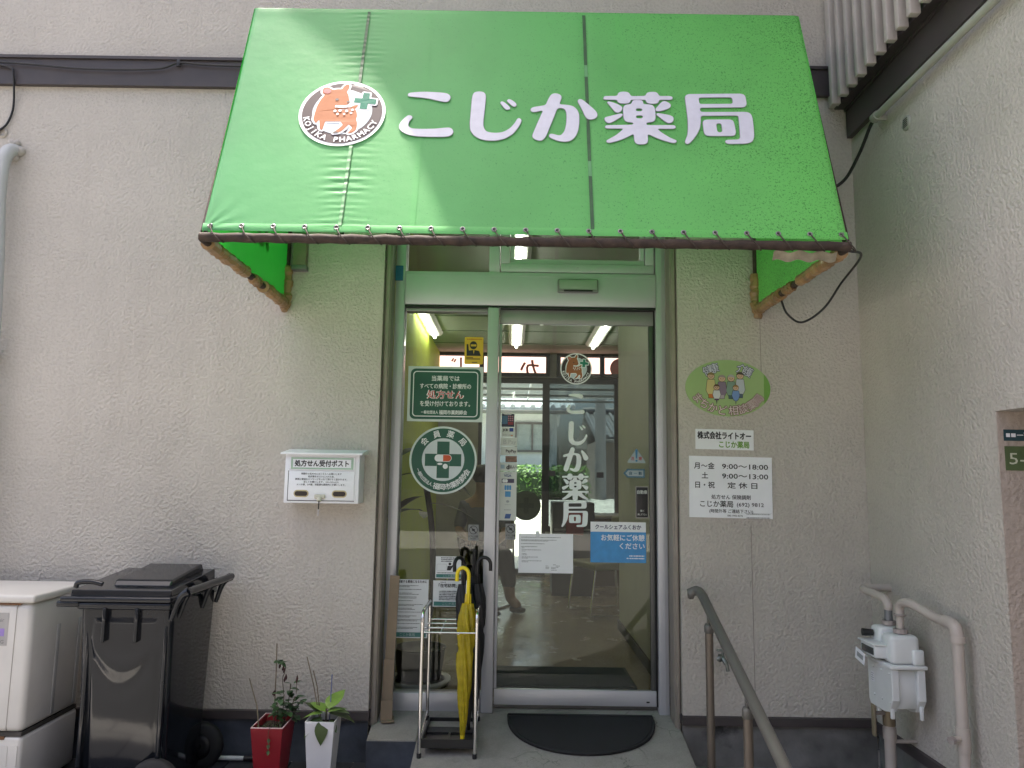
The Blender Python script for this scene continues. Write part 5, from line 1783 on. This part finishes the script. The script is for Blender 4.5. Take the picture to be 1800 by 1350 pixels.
# member roundel
R_ = .186
circ = lambda r, n=56: [(r * cos(2 * pi * k / n), r * sin(2 * pi * k / n)) for k in range(n)]
o = BT('member_roundel', 'round green and white pharmacy member sticker with a cross on the left pane', 'sticker', -.3735, GY, 1.517, .37, .37, TS, MATS['sticker_white'], circ(R_))
Flat().ell(0, 0, .175, .175, 56).on(lay(o, TS, 1), 'ring', DGREEN, o)
Flat().ell(0, .003, .117, .117, 48).on(lay(o, TS, 2), 'disc', mat('roundel_disc', (.60, .66, .69), .4), o)
Flat().rect(-.034, .034, -.098, .102).rect(-.1, -.0345, -.033, .034).rect(.0345, .1, -.033, .034).on(lay(o, TS, 3), 'cross', DGREEN, o)
Flat().poly(roundrect(.094, .039, .0194, 8, 0, .011)).on(lay(o, TS, 4), 'capsule', WHITE, o)
Flat().poly([(0, -.006), (0, .028)] + [(.0275 + .017 * cos(a), .011 + .017 * sin(a)) for a in [pi / 2 - pi * k / 10 for k in range(11)]]).on(lay(o, TS, 5), 'capsule_half', mat('capsule_orange', (.60, .09, .025), .4), o)
Flat().ell(-.017, -.021, .014, .006, 16).ell(.013, -.034, .014, .014, 20).on(lay(o, TS, 4), 'tablets', WHITE, o)
for tx_, a0, a1, sz, inw in (('会員薬局', 136, 44, .042, False), ('一般社団法人', 203, 243, .0225, True), ('福岡市薬剤師会', 256, 333, .037, True)):
    Flat().arc_text(tx_, 0, 0, .1465, .1465, radians(a0), radians(a1), sz, inw, .017).on(lay(o, TS, 2), 'lettering', WHITE, o)
# yellow security sticker
o = BT('security_sticker', 'small yellow sticker with a masked figure at the top of the left pane', 'sticker', -.2165, GY, 2.131, .105, .154, TS, mat('sticker_yellow', (.68, .44, .035), .4), roundrect(.105, .154, .007))
f = Flat().ell(-.003, .03, .021, .023, 20)
f.poly([(-.042, .035), (-.032, .037), (-.028, -.0), (-.008, .003), (.006, .003), (.03, -.002), (.04, -.03), (-.04, -.03)])
f.rect(-.042, -.004, -.042, -.038).rect(-.042, .036, -.05, -.045).rect(-.01, .02, -.069, -.065)
f.on(lay(o, TS, 1), 'figure', DARK, o)
Flat().rect(-.018, .013, .024, .035).poly([(-.004, .002), (.003, .002), (-.0005, -.022)]).on(lay(o, TS, 2), 'mask', MATS['sticker_yellow'], o)
f = Flat()
f.bars(-.04, .042, .064, .008, 8, 0).on(lay(o, TS, 1), 'small_print', mat('ochre_print', (.45, .14, .02), .5), o)


# payment stickers
def pay(label, x0, x1, z0, z1, m=None, name='payment_sticker'):
    return BT(name, label, 'sticker', (x0 + x1) / 2, GD, (z0 + z1) / 2, x1 - x0, z1 - z0, TS, m or mat('pay_white', (.55, .58, .55), .45, var=.04), None, 0, 'payment stickers beside the door frame')


o = pay('dark picture sticker at the top of the payment sticker column', -.055, .016, 1.705, 1.778, mat('picture_navy', (.02, .03, .05), .4))
Flat().rect(-.033, -.002, -.02, .025).on(lay(o, TS, 1), 'picture', mat('picture_blue', (.05, .13, .22), .4), o)
f = Flat()
for k in range(9):
    f.ell(.004 + (k % 3) * .011, .022 - (k // 3) * .011, .004, .004, 8)
f.on(lay(o, TS, 1), 'picture', mat('picture_pink', (.45, .2, .25), .4), o)
Flat().rect(.0, .03, -.025, -.008).on(lay(o, TS, 2), 'picture', mat('picture_red', (.22, .03, .04), .4), o)
f = Flat()
f.bars(-.02, .02, .032, .004, 2, 0).on(lay(o, TS, 2), 'lettering', WHITE, o)
o = pay('white sticker with four small card marks under the picture sticker', -.055, .018, 1.650, 1.703)
Flat().text('JCB', -.015, .012, .017, bold=.05).on(lay(o, TS, 1), 'mark', DARK, o)
Flat().rect(.008, .03, .003, .023).on(lay(o, TS, 1), 'mark', mat('mark_blue', (.02, .06, .28), .4), o)
f = Flat()
f.bars(-.028, -.004, -.016, .005, 1, 0).bars(.004, .03, -.016, .005, 2, 0).on(lay(o, TS, 1), 'mark', GREY, o)
Flat().ell(.022, -.019, .006, .003, 12).on(lay(o, TS, 2), 'mark', mat('mark_orange', (.6, .2, .05), .4), o)
o = pay('pale sticker with a faded grey B Pay mark', -.058, .034, 1.600, 1.647)
Flat().text('B', -.022, 0, .036, bold=.0).text('Pay', .018, 0, .032, bold=0).on(lay(o, TS, 1), 'mark', mat('pale_grey_print', (.36, .38, .38), .5), o)
o = pay('white sticker with a PayPay wordmark in the payment column', -.058, .034, 1.548, 1.597)
Flat().text('PayPay', .012, 0, .022, bold=.03, width=.056).on(lay(o, TS, 1), 'mark', DARK, o)
o = pay('brown photo sticker between two white payment stickers', -.03, .033, 1.511, 1.545, mat('photo_brown', (.18, .10, .07), .5, var=.5, vs_=60))
o = pay('white sticker reading d and two kanji over the card column', -.060, .033, 1.462, 1.508)
Flat().rect(-.042, -.020, -.010, .012).on(lay(o, TS, 1), 'mark', mat('pale_blue_print', (.30, .40, .48), .5), o)
Flat().text('d', -.003, .0, .034, bold=.05).text('払い', .025, 0, .021, bold=.03).on(lay(o, TS, 1), 'mark', DARK, o)
o = pay('long white strip sticker with a column of card marks', -.062, .033, 1.195, 1.459)
f = Flat().text('VISA', -.002, .111, .020, bold=.03)
f.bars(-.02, .02, .125, .003, 4, 0).on(lay(o, TS, 1), 'mark', mat('mark_navy', (.03, .07, .2), .4), o)
Flat().rect(-.034, .034, .071, .093).on(lay(o, TS, 1), 'mark', mat('mark_dark', (.05, .045, .09), .4), o)
Flat().ell(-.022, .082, .009, .009, 16).ell(-.01, .082, .009, .009, 16).on(lay(o, TS, 2), 'mark', PAPER, o)
f = Flat()
for k in range(3):
    f.poly(roundrect(.011, .026, .004, 3, -.013 + k * .013, .045))
f.on(lay(o, TS, 1), 'mark', mat('mark_cyan', (.05, .24, .48), .4), o)
Flat().rect(-.015, .016, -.005, .025).on(lay(o, TS, 1), 'mark', MATS['mark_cyan'], o)
f = Flat().ell(0, -.03, .009, .007, 16)
f.bars(-.016, .016, -.047, .003, 5, 0).bars(-.018, .018, -.075, .006, 6, 0).on(lay(o, TS, 1), 'mark', GREY, o)
Flat().poly([(-.016, -.122), (.014, -.122), (.02, -.097), (-.01, -.097)]).on(lay(o, TS, 1), 'mark', mat('mark_navy2', (.02, .08, .25), .4), o)


def caution(label, x, z, y):
    o = BT('caution_sticker', label, 'sticker', x, y, z, .057, .085, TS, mat('caution_grey', (.24, .25, .25), .5), None, 0, 'door caution stickers')
    f = Flat().put(fill2d([circ(.023, 28), circ(.020, 28)]), 0, .014)
    f.put(fill2d([[(-.002, -.02), (.002, -.02), (.002, .02), (-.002, .02)]]), 0, .014, .75)
    f.ell(0, .014, .009, .006, 12).text('ドアに注意', 0, -.021, .0125, bold=.02, width=.05)
    f.bars(-.015, .015, -.033, .004, 3, 0)
    f.on(lay(o, TS, 1), 'pictogram', DARK, o)


caution('grey door caution sticker with prohibition ring on the sliding door', .004, 1.135, GD)
caution('grey door caution sticker with prohibition ring on the left pane', -.1985, 1.127, GY)

# A4 notice
o = BT('paper_notice', 'white sheet with small print taped to the sliding door', 'paper', .1965, GD, 1.0215, .296, .209, .0006, PAPER)
f = Flat()
for k, (x0, x1, z) in enumerate(((-.135, .09, .085), (-.135, .06, .071), (-.135, .02, .066), (-.135, -.005, .051), (-.135, -.045, .035), (-.13, -.115, .028), (-.13, -.02, .018), (-.13, -.11, .011), (-.13, -.105, -.002), (-.13, -.1, -.009), (-.13, -.04, -.02), (-.13, -.095, -.026), (-.13, -.02, -.04), (-.13, -.095, -.046), (.04, .055, -.06), (.055, .08, -.066), (.0, .015, -.066), (.0, .02, -.073), (.0, .018, -.08), (.03, .07, -.073), (.03, .055, -.08), (.03, .06, -.088))):
    f.bars(x0, x1, z, .0034, k, .05)
f.on(plane_y(-.0014), 'small_print', mat('fine_print', (.12, .13, .14), .5), o)
MB().box(-.055, -.035, -.0016, -.0012, .085, .118).obj('adhesive_tape', mat('tape_clear', (.66, .69, .72), .3), o)
# cool share poster
o = BT('blue_poster', 'blue and white rest stop poster on the right of the sliding door', 'poster', .590, GD, 1.0865, .302, .217, .0006, PAPER)
Flat().rect(-.151, .151, -.1085, .055).on(plane_y(-.0014), 'field', mat('poster_blue', (.05, .28, .60), .4, var=.1, vs_=25), o)
Flat().text('クールシェアふくおか', 0, .081, .028, bold=.025, width=.25).on(plane_y(-.0014), 'lettering', mat('poster_navy', (.02, .02, .09), .4), o)
f = Flat().text('お気軽にご休憩', .025, .024, .036, bold=.02, width=.235).text('ください', .075, -.020, .036, bold=.02, width=.135)
f.bars(.06, .14, -.072, .008, 3, 0).bars(.045, .14, -.085, .008, 6, 0)
f.on(plane_y(-.0022), 'lettering', WHITE, o)
# push switch
o = BT('touch_switch', 'black automatic door touch switch plate at the right edge of the door', 'switch', .720, GD, 1.3035, .070, .171, .006, ALUD)
MB().rbox(-.031, .031, -.010, -.0062, -.081, .081, .003).obj('plate', BLACKP, o)
Flat().text('自動扉', 0, .055, .022, bold=.02, width=.054).text('軽く', 0, -.046, .012, bold=.02).text('押して下さい', 0, -.066, .012, bold=.02, width=.05).on(plane_y(-.0108), 'lettering', mat('switch_letter', (.55, .58, .56), .4), o)
# triangle and arrow
o = BT('warning_triangle', 'pale blue warning triangle sticker on the right of the sliding door', 'sticker', .692, GD, 1.555, .1, .08, TS, mat('sticker_pale_blue', (.30, .37, .40), .4), roundpoly([(-.053, -.038), (.053, -.038), (0, .044)], .008))
Flat().poly([(-.007, .036), (.007, .036), (.004, -.014), (-.004, -.014)]).ell(0, -.026, .006, .006, 12).on(lay(o, TS, 1), 'exclamation', mat('warning_blue', (.03, .16, .30), .4), o)
Flat().text('注', -.022, -.014, .021, bold=.03).text('意', .021, -.014, .021, bold=.03).on(lay(o, TS, 1), 'lettering', mat('warning_red', (.32, .06, .06), .4), o)
o = BT('arrow_sticker', 'blue arrow sticker pointing left below the warning triangle', 'sticker', .679, GD, 1.46, .118, .048, TS, mat('arrow_blue', (.04, .13, .20), .4), [(-.06, 0), (-.038, .024), (.058, .024), (.058, -.024), (-.038, -.024)])
Flat().poly([(-.048, 0), (-.033, .016), (.05, .016), (.05, -.016), (-.033, -.016)]).on(lay(o, TS, 1), 'field', MATS['sticker_pale_blue'], o)
Flat().text('自', -.02, 0, .019, bold=.03).text('動', .033, 0, .019, bold=.03).rect(-.002, .015, -.001, .001).on(lay(o, TS, 2), 'lettering', mat('arrow_navy', (.03, .08, .12), .4), o)
# little posters, lower left
o = BT('small_poster', 'small white poster with a drawn figure above the home visit poster', 'poster', -.330, GY, .940, .138, .116, TS, PAPER)
Flat().rect(-.065, .068, -.054, -.036).on(lay(o, TS, 1), 'band', TEAL, o)
Flat().text('こじか薬局', .005, -.045, .014, bold=.01).on(lay(o, TS, 2), 'lettering', mat('teal_pale', (.40, .52, .50), .5), o)
f = Flat()
f.bars(-.04, .045, .050, .006, 1, 0).bars(-.04, .045, .041, .006, 2, 0).bars(-.04, .02, .032, .006, 3, 0).bars(-.062, .066, -.029, .004, 4, .1)
f.ell(.008, .018, .0075, .0075, 14).poly([(-.008, -.016), (-.004, .008), (.016, .008), (.028, .016), (.03, .011), (.018, -.006), (.012, -.016)])
f.on(lay(o, TS, 1), 'print', DARK, o)
Flat().put(fill2d([roundrect(.052, .034, .003, 3, -.036, 0), roundrect(.0505, .0325, .0025, 3, -.036, 0)])).on(lay(o, TS, 1), 'speech_box', GREY, o)
o = BT('small_poster', 'white home visit poster with teal band behind the umbrella stand', 'poster', -.322, GY, .8015, .175, .137, TS, PAPER)
Flat().rect(-.082, .085, -.064, -.042).on(lay(o, TS, 1), 'band', TEAL, o)
Flat().text('こじか薬局', .005, -.053, .017, bold=.01).on(lay(o, TS, 2), 'lettering', MATS['teal_pale'], o)
f = Flat().text('「在宅訪問」', -.008, .042, .021, bold=.03)
for k in range(6):
    f.bars(-.055, .07, .012 - k * .0088, .006, k + 30, .1)
f.bars(-.05, -.02, .060, .004, 4, 0)
f.on(lay(o, TS, 1), 'print', DARK, o)
o = BT('tall_poster', 'tall white poster listing icons at the lower left corner of the pane', 'poster', -.5415, GY, .721, .215, .306, TS, PAPER)
Flat().rect(-.1, .1, -.148, -.124).on(lay(o, TS, 1), 'band', TEAL, o)
Flat().text('こじか薬局', .0, -.136, .017, bold=.01).on(lay(o, TS, 2), 'lettering', MATS['teal_pale'], o)
f = Flat().text('地域に貢献する薬局になるために', .0, .141, .0155, bold=.03, width=.195)
for k in range(12):
    z = .118 - k * .0198
    f.bars(-.062, .085, z + .002, .0035, k + 50, .45)
    if k % 3 != 1:
        f.bars(-.062, .06, z - .004, .0035, k + 70, .5)
    f.put(fill2d([circ(.0065, 16), circ(.0052, 16)] if k % 2 else [roundrect(.012, .011, .002, 2), roundrect(.009, .008, .002, 2)]), -.083, z)
f.on(lay(o, TS, 1), 'print', DARK, o)
# black tape squares
for k, (x, z, lb) in enumerate(((.226, 1.454, 'left'), (.4915, 1.448, 'right'))):
    tag(MB().box(-.019, .019, -.001, 0, -.0145, .0145).obj('black_tape_patch', BLACKP), 'square black tape patch on the door to the %s of the vertical lettering' % lb, 'tape patch').location = (x, GD, z)
# vertical lettering and emblem on the sliding door
dl_ = thing('door_lettering', 'white vertical pharmacy name lettering down the sliding door', 'lettering', (.355, GD, 1.53))
DWH = mat('door_letter', (.74, .80, .79), .4, var=.03)
for gname, x, z, hh in (('ko', .3555, 1.8385, .113), ('ji', .3685, 1.6755, .133), ('ka', .3565, 1.5305, .135), ('yaku', .3555, 1.381, .147), ('kyoku', .353, 1.2335, .14)):
    k = hh / {'ko': .256, 'ji': .277, 'ka': .276, 'yaku': .300, 'kyoku': .289}[gname]
    Flat().put(glyph2d(gname), x - .355, z - 1.53, 0, k).on(plane_y(-.0006), 'letter', DWH, dl_)
em = thing('door_emblem', 'round brown fawn emblem sticker at the top of the sliding door', 'emblem', (.3575, GD, 2.036))
logo(em, lambda a, b, k: (a, -.0006 - k * .0005, b), .0885, False)
